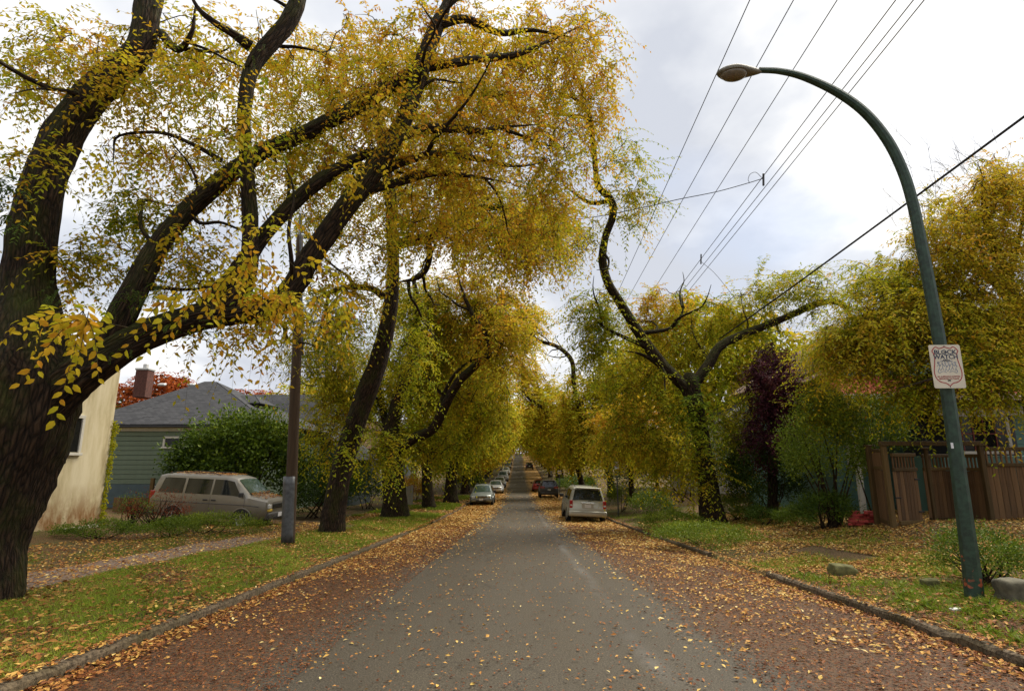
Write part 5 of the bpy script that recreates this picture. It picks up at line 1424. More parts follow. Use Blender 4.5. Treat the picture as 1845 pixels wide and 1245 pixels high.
# slate blue gabled house behind
D2 = 44.0
def gable_house(name, label, c, w, dep, wall_h, roof_h, wall, roof, ridge='x', trim=None, wins=()):
    b = np.array([c[0], c[1], float(H(c[0], c[1]))]); r_ = empty(name, b); tag(r_, label, 'house')
    box('wall', (0, 0, wall_h / 2 - .4), (w, dep, wall_h + .8), wall, r_, .01)
    o = .45; tr = trim or MAT['white_trim']
    if ridge == 'x':
        for s in (-1, 1):
            roof_face('roof', [b + (-w / 2 - o, s * (dep / 2 + o), wall_h - .15), b + (w / 2 + o, s * (dep / 2 + o), wall_h - .15), b + (w / 2 + o, 0, wall_h + roof_h), b + (-w / 2 - o, 0, wall_h + roof_h)], roof, r_, b)
        for s in (-1, 1):
            poly_prism('gable', [(-dep / 2, wall_h - .02), (dep / 2, wall_h - .02), (0, wall_h + roof_h - .1)], .1, wall, r_, lambda a, bb, t, s=s: (s * (w / 2 - .105) + s * t, a, bb))
    else:
        for s in (-1, 1):
            roof_face('roof', [b + (s * (w / 2 + o), -dep / 2 - o, wall_h - .15), b + (s * (w / 2 + o), dep / 2 + o, wall_h - .15), b + (0, dep / 2 + o, wall_h + roof_h), b + (0, -dep / 2 - o, wall_h + roof_h)], roof, r_, b)
        for s in (-1, 1):
            poly_prism('gable', [(-w / 2, wall_h - .02), (w / 2, wall_h - .02), (0, wall_h + roof_h - .1)], .1, wall, r_, lambda a, bb, t, s=s: (a, s * (dep / 2 - .105) + s * t, bb))
        for s in (-1, 1):      # barge boards on the near gable
            L = math.hypot(w / 2 + o, roof_h + .15); an = math.atan2(roof_h + .15, w / 2 + o)
            box('barge_board', (s * (w / 2 + o) / 2, -dep / 2 - o - .03, wall_h + roof_h / 2 - .12), (L, .05, .22), tr, r_, .008, (0, s * an, 0))
    for (fx, fy, fz, ww, hh, face) in wins:
        window(r_, (fx, fy, fz), ww, hh, face, tr, MAT['house_glass'], (1, 1))
    return r_, b
c = at(545, 760, D2)
rz2 = at(520, 714, D2 + 4)[2]; g2 = float(H(c[0] - 1, D2 + 4))
gable_house('blue_house', 'slate blue gabled house between the green house and the pole', (at(520, 760, D2 + 4)[0], D2 + 4), 8.5, 8, rz2 - g2 - 2.4, 2.4, MAT['siding_slate'], MAT['roof_grey'], 'x', wins=[(4.25, 0, 2.0, 1.2, 1.3, 'x'), (2, -4.0, 1.6, 1.1, 1.3, '-y')])
gable_house('blue_house', 'narrow blue gable with white barge boards just right of the pole', (at(590, 780, 40)[0], 43), 3.6, 6, 3.2, 1.7, MAT['siding_slate'], MAT['roof_grey'], 'y', wins=[(0, -3.0, 1.7, .9, 1.2, '-y')])
gable_house('pale_house', 'pale house half hidden behind the stout tree trunk', (-17, 58), 9, 8, 4.4, 2.6, MAT['siding_cream'], MAT['roof_brown'], 'x', wins=[(4.5, -2, 2, 1.2, 1.4, 'x'), (4.5, 2, 2, 1.2, 1.4, 'x'), (1, -4, 2, 1.2, 1.4, '-y')])
gable_house('pale_house', 'grey house deep behind the left row of trees', (-18, 76), 9, 9, 4.8, 2.8, MAT['siding_slate'], MAT['roof_grey'], 'y', wins=[(2, -4.5, 2, 1.2, 1.4, '-y'), (4.5, 0, 2, 1.2, 1.4, 'x')])
gable_house('pale_house', 'white house glimpsed behind the orange tree on the right', (19, 48), 9, 9, 4.6, 2.8, MAT['siding_cream'], MAT['roof_grey'], 'y', wins=[(-2, -4.5, 2, 1.2, 1.4, '-y'), (-4.5, 0, 2, 1.2, 1.4, '-x')])
gable_house('brown_house', 'brown roofed house behind the purple plum tree', (20, 33), 8, 8, 5.0, 3.0, MAT['siding_cream'], MAT['roof_brown'], 'y', wins=[(-2, -4, 2, 1.1, 1.4, '-y'), (1.2, -4, 2, 1.1, 1.4, '-y'), (-4, 0, 2.2, 1.2, 1.4, '-x')])

# teal house with red porch roof behind the fence
D3 = 21.0
tl, trr = at(1500, 800, D3)[0], at(1500, 800, D3)[0] + 9.5
gz = float(H(tl, D3)) ; hb = np.array([(tl + trr) / 2, D3 + 4, gz])
hr = empty('teal_house', hb); tag(hr, 'teal clapboard house with red porch roof behind the fence', 'house')
wz = at(1560, 722, D3)[2] - gz
box('wall', (0, .05, 2.2), (trr - tl - .1, 7.9, 5.6), MAT['siding_teal'], hr, .01)
npk = 26; plm = bbox_mesh('plank', (trr - tl, .03, .175), .006); plm.materials.append(MAT['siding_teal'])
for i in range(npk): link('plank', plm, hr, (0, -4.0, .2 + i * .18), (R(5), 0, 0))
roof_face('porch_roof', [np.array([tl - .4, D3 - 1.6, wz + gz]), np.array([trr, D3 - 1.6, wz + gz]), np.array([trr, D3 - .02, wz + gz + .85]), np.array([tl - .4, D3 - .02, wz + gz + .85])], MAT['roof_red'], hr, hb)
box('porch_fascia', (-.2, -5.64, wz - .02), (trr - tl + .3, .05, .16), MAT['white_trim'], hr, .01)
for xx in (tl, tl + 3.2, tl + 6.4): box('porch_post', (xx - hb[0], -5.4, wz / 2 - .15), (.16, .16, wz + .1), MAT['white_trim'], hr, .01)
apx = at(1680, 505, D3 + 3)
for s in (-1, 1):
    roof_face('roof', [np.array([hb[0] + s * 5.4, D3 - .4, gz + 5.0]), np.array([hb[0] + s * 5.4, D3 + 8.4, gz + 5.0]), np.array([hb[0], D3 + 8.4, gz + 8.2]), np.array([hb[0], D3 - .4, gz + 8.2])], MAT['roof_brown'], hr, hb)
poly_prism('gable', [(-4.7, 4.98), (4.7, 4.98), (0, 8.1)], .12, MAT['roof_brown'].copy() if False else MAT['siding_teal'], hr, lambda a, bb, t: (a, -4.0 + t, bb))
window(hr, (at(1545, 770, D3)[0] - hb[0], -4.03, 2.3), .9, 1.3, '-y', MAT['white_trim'], MAT['house_glass'], (0, 1))
# white framed garden window at the right edge
D4 = 18.0
wl, wr_ = at(1715, 780, D4)[0], at(1822, 780, D4)[0]; wt_, wb_ = at(1770, 748, D4)[2], at(1770, 815, D4)[2]
gz4 = float(H((wl + wr_) / 2, D4)); hb = np.array([(wl + wr_) / 2 + .4, D4 + 1, gz4])
hr = empty('porch_room', hb); tag(hr, 'glazed white porch room with red glazing bars behind the fence at the right edge', 'porch')
box('wall', (0, .1, (wb_ - gz4) / 2 - .2), (wr_ - wl + 1.4, 1.8, wb_ - gz4 + .2), MAT['siding_teal'], hr, .02)
box('lintel', (0, -.83, wt_ - gz4 + .16), (wr_ - wl + 1.4, .12, .30), MAT['white_trim'], hr, .02)
window(hr, ((wl + wr_) / 2 - hb[0], -.86, (wt_ + wb_) / 2 - gz4), wr_ - wl - .1, wt_ - wb_ - .1, '-y', MAT['white_trim'], MAT['house_glass'], (4, 1), mm=MAT['red_frame'])
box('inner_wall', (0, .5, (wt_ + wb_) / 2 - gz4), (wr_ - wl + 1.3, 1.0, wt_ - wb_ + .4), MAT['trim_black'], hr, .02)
roof_face('roof', [np.array([wl - 1, D4 - .5, wt_ + .35]), np.array([wr_ + 1.5, D4 - .5, wt_ + .35]), np.array([wr_ + 1.5, D4 + 2, wt_ + .95]), np.array([wl - 1, D4 + 2, wt_ + .95])], MAT['roof_brown'], hr, hb)

# ------------------------------------------------------------------ fence and gate on the right
p2 = G(1612, 951); FD = p2[1]
fz = p2[2]
def fx(px, d): return at(px, 870, d)[0]
HF = at(1598, 803, FD)[2] - fz
print('fence distance', FD, 'height', HF)
froot = empty('wooden_fence', p2); tag(froot, 'brown cedar board fence with spindle top along the right garden', 'fence')
spm = None
def panel(root, org, A, Bq, z0, h, solid, mat_board, bw=.135):
    """boards between two ground points, rail on top of them, spindles and a cap rail above"""
    A = np.asarray(A, float); Bq = np.asarray(Bq, float); L = np.linalg.norm(Bq - A); d = (Bq - A) / L; ang = math.atan2(d[1], d[0])
    n = max(2, int(round(L / bw))); w = L / n
    me = bbox_mesh('board', (w - .008, .022, solid), .004); me.materials.append(mat_board)
    for i in range(n):
        p = A + d * (w * (i + .5)) - org[:2]
        link('board', me, root, (p[0], p[1], z0 - org[2] + .05 + solid / 2 + random.uniform(-.01, .01)), (0, random.uniform(-.006, .006), ang))
    c = (A + Bq) / 2 - org[:2]
    for zz_, hh in ((z0 + .12, .10), (z0 + .05 + solid + .045, .09), (z0 + h - .04, .09)):
        box('rail', (c[0], c[1] - .03, zz_ - org[2]), (L, .07, hh), MAT['cedar_mossy'], root, .008, (0, 0, ang))
    a = Acc(); ns = int(L / .11)
    for i in range(ns):
        p = A + d * (L * (i + .5) / ns) - org[:2]
        zz0, zz1 = z0 - org[2] + .1 + solid, z0 - org[2] + h - .08
        V, F = box_geo((p[0], p[1], (zz0 + zz1) / 2), (.035, .035, zz1 - zz0)); a.add(V, None, F)
    a.build('spindles', MAT['cedar'], root, smooth=False, kind='stuff')
def post(root, org, px, d, h, z0=None, s=.12):
    x = fx(px, d); zg = float(surf(x, d)) if z0 is None else z0
    box('post', (x - org[0], d - org[1], zg - org[2] + h / 2 - .1), (s, s, h + .2), MAT['cedar_mossy'], root, .012)
    box('post_cap', (x - org[0], d - org[1], zg - org[2] + h + .02), (s + .05, s + .05, .05), MAT['cedar_mossy'], root, .012)
    return np.array([x, d])
q1 = post(froot, p2, 1572, FD + .9, HF, fz); q2 = post(froot, p2, 1600, FD, HF, fz)
panel(froot, p2, q1 + [.06, -.05], q2 + [-.06, .06], fz, HF - .08, HF * .68, MAT['cedar'])
q3 = post(froot, p2, 1676, FD + .55, HF - .08, fz, .09); q4 = post(froot, p2, 1776, FD + .05, HF, fz)
q4b = np.array([q4[0], FD + 1.1])
panel(froot, p2, q3 + [.06, .3], q4b, fz, HF - .22, HF * .66, MAT['cedar'])
panel(froot, p2, q4b + [-.02, -.05], q4 + [.02, .08], fz, HF - .22, HF * .66, MAT['cedar'])
q5 = np.array([q4[0] + 2.6, FD - .5])
panel(froot, p2, q4 + [.07, 0], q5, fz, HF - .04, HF * .72, MAT['cedar'])
for k_ in range(2):
    q6 = q5 + [2.5, -.45]; box('post', (q5[0] - p2[0], q5[1] - p2[1], HF / 2 - .1), (.12, .12, HF + .2), MAT['cedar_mossy'], froot, .012)
    panel(froot, p2, q5 + [.07, -.01], q6, fz, HF - .04, HF * .72, MAT['cedar']); q5 = q6
box('beam', ((q1[0] + q4[0]) / 2 - p2[0] - .05, FD + .02 - p2[1], HF + .06), (q4[0] - q1[0] + .4, .09, .12), MAT['cedar_mossy'], froot, .012)
# gate, ajar
g0 = np.array([fx(1608, FD), FD + .02]); g1 = np.array([fx(1672, FD), FD + .38])
groot = empty('garden_gate', (g0[0], g0[1], fz)); tag(groot, 'cedar board garden gate standing slightly ajar in the fence', 'gate')
go = np.array([g0[0], g0[1], fz]); panel(groot, go, g0 + [.05, .0], g1, fz, HF - .2, HF * .66, MAT['cedar'])
dgt = nrm(g1 - g0)
for nm, t_ in (('hinge', .04), ('hinge', .041)):
    pass
box('latch', (dgt[0] * .12, dgt[1] * .12 - .05, HF * .36), (.16, .03, .03), MAT['black_metal'], groot, .006)
for zz_ in (HF * .18, HF * .58): box('hinge', (dgt[0] * .95, dgt[1] * .95 - .05, zz_), (.14, .02, .04), MAT['black_metal'], groot, .004)
# blue tub and brick stack
tb = at(1772, 932, FD + .75); tbz = float(surf(tb[0], tb[1]))
MAT['blue_plastic'] = mat_plain('blue_plastic', (.03, .055, .11), .5)
a = Acc(); prf_ = [(.15, 0), (.19, .02), (.235, .26), (.25, .27), (.25, .30), (.225, .30), (.21, .06), (0, .05)]
th = np.linspace(0, 2 * np.pi, 20, endpoint=False)
V = np.array([[r_ * math.cos(t), r_ * math.sin(t), z_] for r_, z_ in prf_ for t in th]); F = [[i * 20 + j, i * 20 + (j + 1) % 20, (i + 1) * 20 + (j + 1) % 20, (i + 1) * 20 + j] for i in range(len(prf_) - 1) for j in range(20)]
a.add(V, None, F); tag(a.build('plastic_tub', MAT['blue_plastic'], loc=(tb[0], tb[1], tbz)), 'blue plastic tub on the ground behind the fence gap', 'tub')
bmsh = bbox_mesh('brick', (.24, .11, .075), .01); bmsh.materials.append(MAT['red_brick_pile'])
bk0 = G(1570, 948); rs = np.random.default_rng(9)
nb_ = 0
for lay_ in range(5):
    for j in range(5 - lay_ // 2):
        o = link('brick', bmsh, None, (bk0[0] - .35 + j * .21 + rs.normal(0, .03) + lay_ * .04, bk0[1] + .25 + rs.normal(0, .05), bk0[2] + .03 + lay_ * .079), (rs.normal(0, .05), rs.normal(0, .06), rs.normal(.15, .4)))
        tag(o, 'red clay brick in the loose pile at the left foot of the fence', 'brick', 'bricks piled by the fence')
# short picket and lattice fence behind the van
lf = at(270, 905, 27.5); lfz = float(H(lf[0], 27.5))
lr = empty('lattice_fence', (lf[0], 27.5, lfz)); tag(lr, 'short weathered lattice fence between cream wall and van', 'fence')
for i in range(12): box('board', (-1.6 + i * .3, 0, .32), (.28, .03, .75), MAT['cedar'], lr, .004)
box('post', (.05, -.06, .75), (.16, .14, 1.7), MAT['cedar_mossy'], lr, .01)
a = Acc()
for s in (-1, 1):
    for i in range(16):
        V, F = box_geo((0, 0, 0), (.035, .012, 1.0)); ca, sa = math.cos(s * .785), math.sin(s * .785)
        V = np.column_stack([V[:, 0] * ca + V[:, 2] * sa, V[:, 1] + s * .008, -V[:, 0] * sa + V[:, 2] * ca]) + [.45 + i * .12, 0, 1.0]
        V[:, 2] = np.clip(V[:, 2], .74, 1.26); a.add(V, None, F)
a.build('lattice', MAT['white_trim'], lr, smooth=False, kind='stuff')
gt = at(732, 880, 40); gtz = float(H(gt[0], 42))
lr = empty('picket_gate', (at(725, 880, 42)[0], 42, gtz)); tag(lr, 'pale grey board gate behind the trees on the left', 'gate')
for i in range(8): box('board', (-.7 + i * .2, 0, .7), (.18, .03, 1.5 + .1 * math.sin(i)), MAT['siding_cream'], lr, .004)

# ------------------------------------------------------------------ small street signs
def post_sign(label, px, py, d, w_, h_, mat, back):
    p = at(px, py, d); zg = float(surf(p[0], d)); r_ = empty('street_sign', (p[0], d, zg)); tag(r_, label, 'sign')
    box('post', (0, .03, (p[2] - zg) / 2 + h_ / 4), (.06, .05, p[2] - zg + h_ / 2), MAT['pole_metal'], r_, .01)
    box('plate', (0, 0, p[2] - zg), (w_, .01, h_), mat, r_, .003)
    box('panel', (0, -.008, p[2] - zg), (w_ * .62, .004, h_ * .5), back, r_, .001)
post_sign('small white parking sign on a post right of the silver vehicle', 1111, 838, 31, .24, .42, MAT['plate'], MAT['sign_blue'])
post_sign('pale yellowish sign among the leaves beyond the silver vehicle', 1008, 851, 52, .34, .34, MAT['sign_white'], MAT['lamp_amber'])
post_sign('grey street sign on a post beside the dark minivan', 993, 852, 58, .2, .4, MAT['plate'], MAT['pole_metal'])

# ------------------------------------------------------------------ cars
def make_car(name, label, sp, paint, loc, heading, pitch=0.0, group=None, detail=True, cat='car', roll=0):
    """sp['st']: stations x, z bottom, z belt, z top, half width at belt, half width at top; x forward"""
    root = empty(name, loc); root.rotation_mode = 'ZYX'; root.rotation_euler = (roll, pitch, heading)
    tag(root, label, cat, group)
    st = np.array(sp['st'], float); st = st[np.argsort(st[:, 0])]
    ip = lambda x: [np.interp(x, st[:, 0], st[:, i]) for i in range(1, 6)]
    xs = np.unique(np.concatenate([st[:, 0], np.linspace(st[0, 0], st[-1, 0], 22)]))
    V = []
    for x in xs:
        zb, zl, zt_, wb, wt_ = ip(x)
        h = [(0, zb), (wb - .10, zb), (wb - .03, zb + .08), (wb + .012, zb + .45 * (zl - zb)), (wb + .015, zb + .72 * (zl - zb)), (wb - .012, zl), (wt_ + .02, zt_ - .07), (wt_ - .035, zt_ - .015), (wt_ * .6, zt_ + .012), (0, zt_ + .022)]
        ring = h + [(-a_, b_) for a_, b_ in h[-2:0:-1]]
        V += [(x, y, z) for y, z in ring]
    m = len(ring); n = len(xs)
    F = [[i * m + j, i * m + (j + 1) % m, (i + 1) * m + (j + 1) % m, (i + 1) * m + j] for i in range(n - 1) for j in range(m)]
    bm = bmesh.new(); vs_ = [bm.verts.new(v) for v in V]
    for f in F: bm.faces.new([vs_[i] for i in f])
    bm.faces.new(vs_[:m]); bm.faces.new(vs_[(n - 1) * m:][::-1])
    bmesh.ops.recalc_face_normals(bm, faces=bm.faces)
    me = bpy.data.meshes.new('body'); bm.to_mesh(me); bm.free(); me.materials.append(paint)
    body = link('body', me, root); auto_smooth(body, 32)
    def side_pt(x, t, s, off=.006):
        zb, zl, zt_, wb, wt_ = ip(x); y0, z0 = wb - .012, zl; y1, z1 = wt_ + .02, zt_ - .07
        nn = np.array([z1 - z0, -(y1 - y0)]); nn = nn / max(np.linalg.norm(nn), 1e-6)
        return (x, s * (y0 + (y1 - y0) * t + nn[0] * off), z0 + (z1 - z0) * t + nn[1] * off)
    def pane(nm, grid, mat):
        r_, c_ = len(grid), len(grid[0]); a = Acc()
        a.add(np.array(grid).reshape(-1, 3), None, [[i * c_ + j, i * c_ + j + 1, (i + 1) * c_ + j + 1, (i + 1) * c_ + j] for i in range(r_ - 1) for j in range(c_ - 1)])
        return a.build(nm, mat, root)
    for s in (-1, 1):
        for (xa0, xb0, xa1, xb1) in sp['side']:
            g_ = [[side_pt((xa0 + (xa1 - xa0) * t) * (1 - q) + (xb0 + (xb1 - xb0) * t) * q, .10 + .80 * t, s, .008) for q in np.linspace(0, 1, 6)] for t in np.linspace(0, 1, 4)]
            pane('side_window', g_, MAT['glass'])
    def top_pt(x, y, off):
        zb, zl, zt_, wb, wt_ = ip(x); f = abs(y)
        w2 = wt_ - .035
        z = np.interp(f, [0, .6, 1.0], [zt_ + .022, zt_ + .012, zt_ - .015])
        return (x, y * w2 if f > .6 else y / .6 * wt_ * .6 if False else y * w2, z + off)
    for nm, (xa, xb), gm in (('windscreen', sp['front'], 'glass_green'), ('rear_window', sp['rear'], 'glass')):
        dx = (xb - xa)
        sx = .018 if xa > xb else -.018
        g_ = [[(p[0] + sx, p[1], p[2]) for p in [top_pt(xa + dx * t, y, .012) for y in np.linspace(-.93, .93, 9)]] for t in np.linspace(.06, .93, 5)]
        pane(nm, g_, MAT[gm])
    # wheels with arches
    wr_ = sp['wr']
    def lathe(prf_, nseg, mat, nm, par, lc):
        th = np.linspace(0, 2 * np.pi, nseg, endpoint=False)
        V = np.array([[r_ * math.cos(t), y_, r_ * math.sin(t)] for r_, y_ in prf_ for t in th]); k_ = len(prf_)
        a = Acc(); a.add(V, None, [[i * nseg + j, i * nseg + (j + 1) % nseg, (i + 1) * nseg + (j + 1) % nseg, (i + 1) * nseg + j] for i in range(k_ - 1) for j in range(nseg)])
        return a.build(nm, mat, par, loc=lc)
    for xw in sp['wx']:
        wb = ip(xw)[3]
        for s in (-1, 1):
            w_ = lathe([(wr_ * .62, -.10), (wr_ * .94, -.11), (wr_, -.08), (wr_, .08), (wr_ * .94, .105), (wr_ * .66, .10), (wr_ * .62, .07)], 24, MAT['rubber'], 'wheel', root, (xw, s * (wb - .09), wr_ + .0))
            if s < 0: w_.rotation_euler = (0, 0, math.pi)
            lathe([(.0, .075), (wr_ * .16, .085), (wr_ * .2, .06), (wr_ * .45, .055), (wr_ * .58, .09), (wr_ * .64, .09)], 20, MAT['rim'], 'rim', w_, (0, 0, 0))
            if detail:
                for q in range(5):
                    an = q * 2 * math.pi / 5
                    box('spoke', (math.cos(an) * wr_ * .36, .078, math.sin(an) * wr_ * .36), (wr_ * .5, .02, wr_ * .13), MAT['rim'], w_, .004, (0, -an, 0))
            # dark wheel well and painted lip
            th = np.linspace(R(-12), R(192), 18)
            well = Acc(); R1 = wr_ * 1.17
            yo = s * (wb + .022)
            Vw = [(xw + R1 * math.cos(t), yo, wr_ + R1 * math.sin(t)) for t in th] + [(xw, yo, wr_ - .02)]
            well.add(Vw, [[i, i + 1, 18] for i in range(17)]); well.build('wheel_well', MAT['trim_black'], root)
            lip = Acc(); tube(lip, [(xw + R1 * 1.02 * math.cos(t), s * (wb + .02), wr_ + R1 * 1.02 * math.sin(t)) for t in th], np.full(18, .028), 6); lip.build('wheel_arch', paint, root)
            w_.location.y = s * (wb - .055)
    xf, xr = st[-1, 0], st[0, 0]
    # bumpers, lamps, plate, mirrors
    for nm, xx, wfac in (('front_bumper', xf, ip(xf)[3]), ('rear_bumper', xr, ip(xr)[3])):
        sgn = 1 if xx > 0 else -1; hz = sp.get('bump_z', .50)
        bp = box(nm, (xx - sgn * .06, 0, hz), (.26, 2 * wfac + .10, .27), sp.get('bump', paint), root, .08, seg=3); auto_smooth(bp, 50)
    if detail:
        low = box('lower_grille', (xf + .072, 0, sp.get('bump_z', .5) - .06), (.02, ip(xf)[3] * 1.1, .10), MAT['trim_black'], root, .01)
    zf = ip(xf - .06)[1]; wf = ip(xf - .06)[3]
    hl = sp.get('hl', (.30, .15))
    for s in (-1, 1):
        o = box('headlight', (xf - .055, s * (wf - hl[0] / 2 - .03), sp['hl_z']), (.16, hl[0], hl[1]), MAT['lamp_clear'], root, .04, (0, 0, s * -.22), seg=2)
        if sp.get('amber'): box('indicator', (xf - .045, s * (wf - hl[0] / 2 - .03), sp['hl_z'] - hl[1] * .85), (.15, hl[0], hl[1] * .55), MAT['lamp_amber'], root, .02)
    gw = (wf - hl[0] - .06) * 2
    gr_ = box('grille', (xf - .005, 0, sp['hl_z']), (.06, gw, hl[1] * 1.05), MAT['trim_black'], root, .015)
    for q in range(3): box('grille_bar', (.035, 0, (q - 1) * hl[1] * .32), (.012, gw * .96, .015), MAT['chrome'], gr_, .003)
    wr2 = ip(xr + .05)[3]; tz = sp['tl_z']; tl_ = sp.get('tl', (.16, .34))
    for s in (-1, 1):
        xq = np.interp(tz, [ip(xr)[1] - .02, ip(xr)[1] + .4], [xr, xr + .10])
        o = box('tail_light', (xq + .04, s * (wr2 - tl_[0] / 2 + .0), tz), (.20, tl_[0], tl_[1]), MAT['lamp_red'], root, .03, seg=2)
        if detail: box('reverse_lens', (-.095, 0, -tl_[1] * .12), (.02, tl_[0] * .7, tl_[1] * .2), MAT['lamp_clear'], o, .006)
    box('number_plate', (xf + .085, 0, sp.get('bump_z', .5) + .03), (.012, .31, .15), MAT['plate'], root, .003)
    box('number_plate', (xr - .02 if sp.get('plate_hi') else xr - .08, 0, sp.get('plate_hi', sp.get('bump_z', .5) + .03)), (.02, .31, .15), MAT['plate'], root, .003)
    for s in (-1, 1):
        mx_ = sp['mirror']; zb, zl, zt_, wb, wt_ = ip(mx_)
        o = box('mirror', (mx_, s * (wb + .11), zl + .12), (.12, .22, .17), sp.get('mirror_mat', MAT['trim_black']), root, .04, seg=2)
    # door seams and handles
    if detail:
        for s in (-1, 1):
            for xd in sp.get('doors', ()):
                zb, zl, zt_, wb, wt_ = ip(xd)
                a = Acc(); tube(a, [(xd, s * (wb - .02), zb + .1), (xd, s * (wb + .013), zb + .45 * (zl - zb)), (xd, s * (wb + .016), zb + .72 * (zl - zb)), (xd, s * (wb - .010), zl)], np.full(4, .006), 5); a.build('door_seam', MAT['trim_black'], root)
            for xh in sp.get('handles', ()):
                zb, zl, zt_, wb, wt_ = ip(xh); box('door_handle', (xh, s * (wb + .025), zl - .13), (.20, .03, .05), sp.get('handle_mat', paint), root, .012)
            zb, zl, zt_, wb, wt_ = ip(0); a = Acc()
            tube(a, [(x, s * (ip(x)[3] + .018), ip(x)[0] + .68 * (ip(x)[1] - ip(x)[0])) for x in np.linspace(xr + .2, xf - .35, 12)], np.full(12, .014), 5); a.build('side_moulding', sp.get('mould', paint), root)
    if sp.get('rack'):
        for s in (-1, 1):
            a = Acc(); xs_ = np.linspace(sp['rack'][0], sp['rack'][1], 10)
            tube(a, [(x, s * (ip(x)[4] - .12), ip(x)[2] + (.03 if i in (0, 9) else .075)) for i, x in enumerate(xs_)], np.full(10, .016), 6); a.build('roof_rail', MAT['trim_black'], root)
    if sp.get('wiper'):
        a = Acc(); w0 = sp['wiper']; tube(a, [(w0[0], .0, w0[1]), (w0[0] + .03, -.35, w0[1] + .06)], [.012, .008], 5); a.build('wiper', MAT['trim_black'], root)
    if sp.get('spoiler'):
        box('spoiler', (sp['spoiler'][0], 0, sp['spoiler'][1]), (.22, ip(sp['spoiler'][0] + .2)[4] * 1.9, .05), paint, root, .02)
    if sp.get('tailgate'):
        a0_, b0_ = sp['tailgate']; box('plate_recess', (xr - .005, 0, a0_), (.03, .56, .24), paint, root, .02); box('garnish', (xr - .03, 0, a0_ + .14), (.03, .66, .035), MAT['chrome'], root, .01)
        box('bumper_line', (xr - .17, 0, b0_), (.02, ip(xr)[3] * 1.9, .012), MAT['trim_black'], root, .003)
    return root
VAN = dict(st=[(2.42, .48, .94, 1.00, .84, .74), (2.34, .40, 1.02, 1.09, .94, .84), (1.66, .34, 1.13, 1.21, .98, .88), (.95, .34, 1.14, 1.82, .985, .78), (.60, .34, 1.14, 1.90, .985, .79), (-1.9, .36, 1.14, 1.90, .985, .79), (-2.22, .40, 1.14, 1.85, .975, .77), (-2.40, .46, 1.12, 1.18, .95, .90)],
           side=[(-2.12, -1.12, -1.98, -1.12), (-1.02, .02, -1.02, .02), (.10, 1.40, .10, .90)], front=(1.66, .95), rear=(-2.40, -2.22), wx=(1.42, -1.36), wr=.35, hl_z=.86, hl=(.34, .17), amber=True, tl_z=1.0, tl=(.12, .5),
           mirror=1.36, doors=(1.48, .06, -1.07), handles=(.22, -.12), handle_mat=MAT['trim_black'], mould=MAT['pole_metal'], bump=mat_plain('grey_bumper', (.055, .052, .05), .7), rack=(.2, -1.9))
SUV = dict(st=[(2.36, .45, .78, .86, .74, .64), (2.2, .38, .95, 1.02, .88, .78), (1.2, .34, 1.02, 1.10, .915, .82), (.45, .34, 1.05, 1.66, .92, .68), (.0, .34, 1.05, 1.73, .92, .70), (-1.85, .38, 1.06, 1.71, .915, .69), (-2.05, .40, 1.06, 1.64, .905, .68), (-2.26, .46, 1.04, 1.08, .89, .85), (-2.34, .48, .78, .84, .88, .82)],
           side=[(-1.95, -1.15, -1.80, -1.15), (-1.05, -.12, -1.05, -.12), (-.04, .95, -.04, .42)], front=(1.2, .45), rear=(-2.26, -2.05), wx=(1.36, -1.35), wr=.36, hl_z=.78, tl_z=.93, tl=(.15, .36), mirror=.95,
           doors=(1.05, -.08, -1.1), handles=(.15, -.9), rack=(.1, -1.75), wiper=(-2.28, 1.09), plate_hi=.86, tailgate=(.88, .58), mirror_mat=MAT['trim_black'], spoiler=(-2.06, 1.70))
WAGON = dict(st=[(2.36, .40, .66, .76, .74, .64), (2.22, .32, .80, .86, .86, .76), (1.15, .28, .90, .99, .89, .80), (.3, .28, .95, 1.50, .89, .62), (-.3, .28, .95, 1.57, .89, .64), (-1.8, .32, .97, 1.52, .885, .62), (-2.28, .40, .96, 1.02, .86, .80), (-2.38, .42, .78, .84, .84, .76)],
             side=[(-2.0, -1.2, -1.75, -1.2), (-1.1, -.2, -1.1, -.2), (-.1, .9, -.1, .25)], front=(1.15, .3), rear=(-2.28, -1.8), wx=(1.40, -1.30), wr=.34, hl_z=.70, hl=(.30, .17), tl_z=.85, mirror=.85, doors=(.95, -.15, -1.15), handles=(.1, -.9), rack=(0, -1.7))
HATCH = dict(st=[(2.2, .36, .60, .68, .70, .60), (2.05, .28, .74, .80, .84, .74), (1.05, .24, .86, .96, .87, .78), (.2, .24, .92, 1.40, .87, .60), (-.3, .24, .92, 1.46, .87, .61), (-1.4, .28, .95, 1.40, .865, .58), (-2.0, .36, .94, .99, .84, .78), (-2.15, .38, .74, .80, .82, .74)],
             side=[(-1.1, -.2, -1.1, -.2), (-.1, .82, -.1, .15)], front=(1.05, .2), rear=(-2.0, -1.4), wx=(1.32, -1.30), wr=.32, hl_z=.66, hl=(.32, .16), tl_z=.82, mirror=.75, doors=(.9, -.15), handles=(.1,), bump_z=.44)
SEDAN = dict(st=[(2.3, .36, .60, .68, .70, .60), (2.15, .28, .74, .80, .84, .74), (1.05, .24, .86, .96, .87, .78), (.2, .24, .92, 1.38, .87, .60), (-.3, .24, .92, 1.44, .87, .61), (-.9, .26, .93, 1.40, .87, .59), (-1.55, .28, .93, 1.02, .86, .78), (-2.2, .36, .90, .98, .83, .74), (-2.32, .40, .74, .80, .80, .72)],
             side=[(-1.1, -.2, -.9, -.2), (-.1, .82, -.1, .15)], front=(1.05, .2), rear=(-1.55, -.9), wx=(1.38, -1.32), wr=.32, hl_z=.66, hl=(.32, .15), tl_z=.82, tl=(.26, .18), mirror=.75, doors=(.9, -.15), handles=(.1,), bump_z=.44)
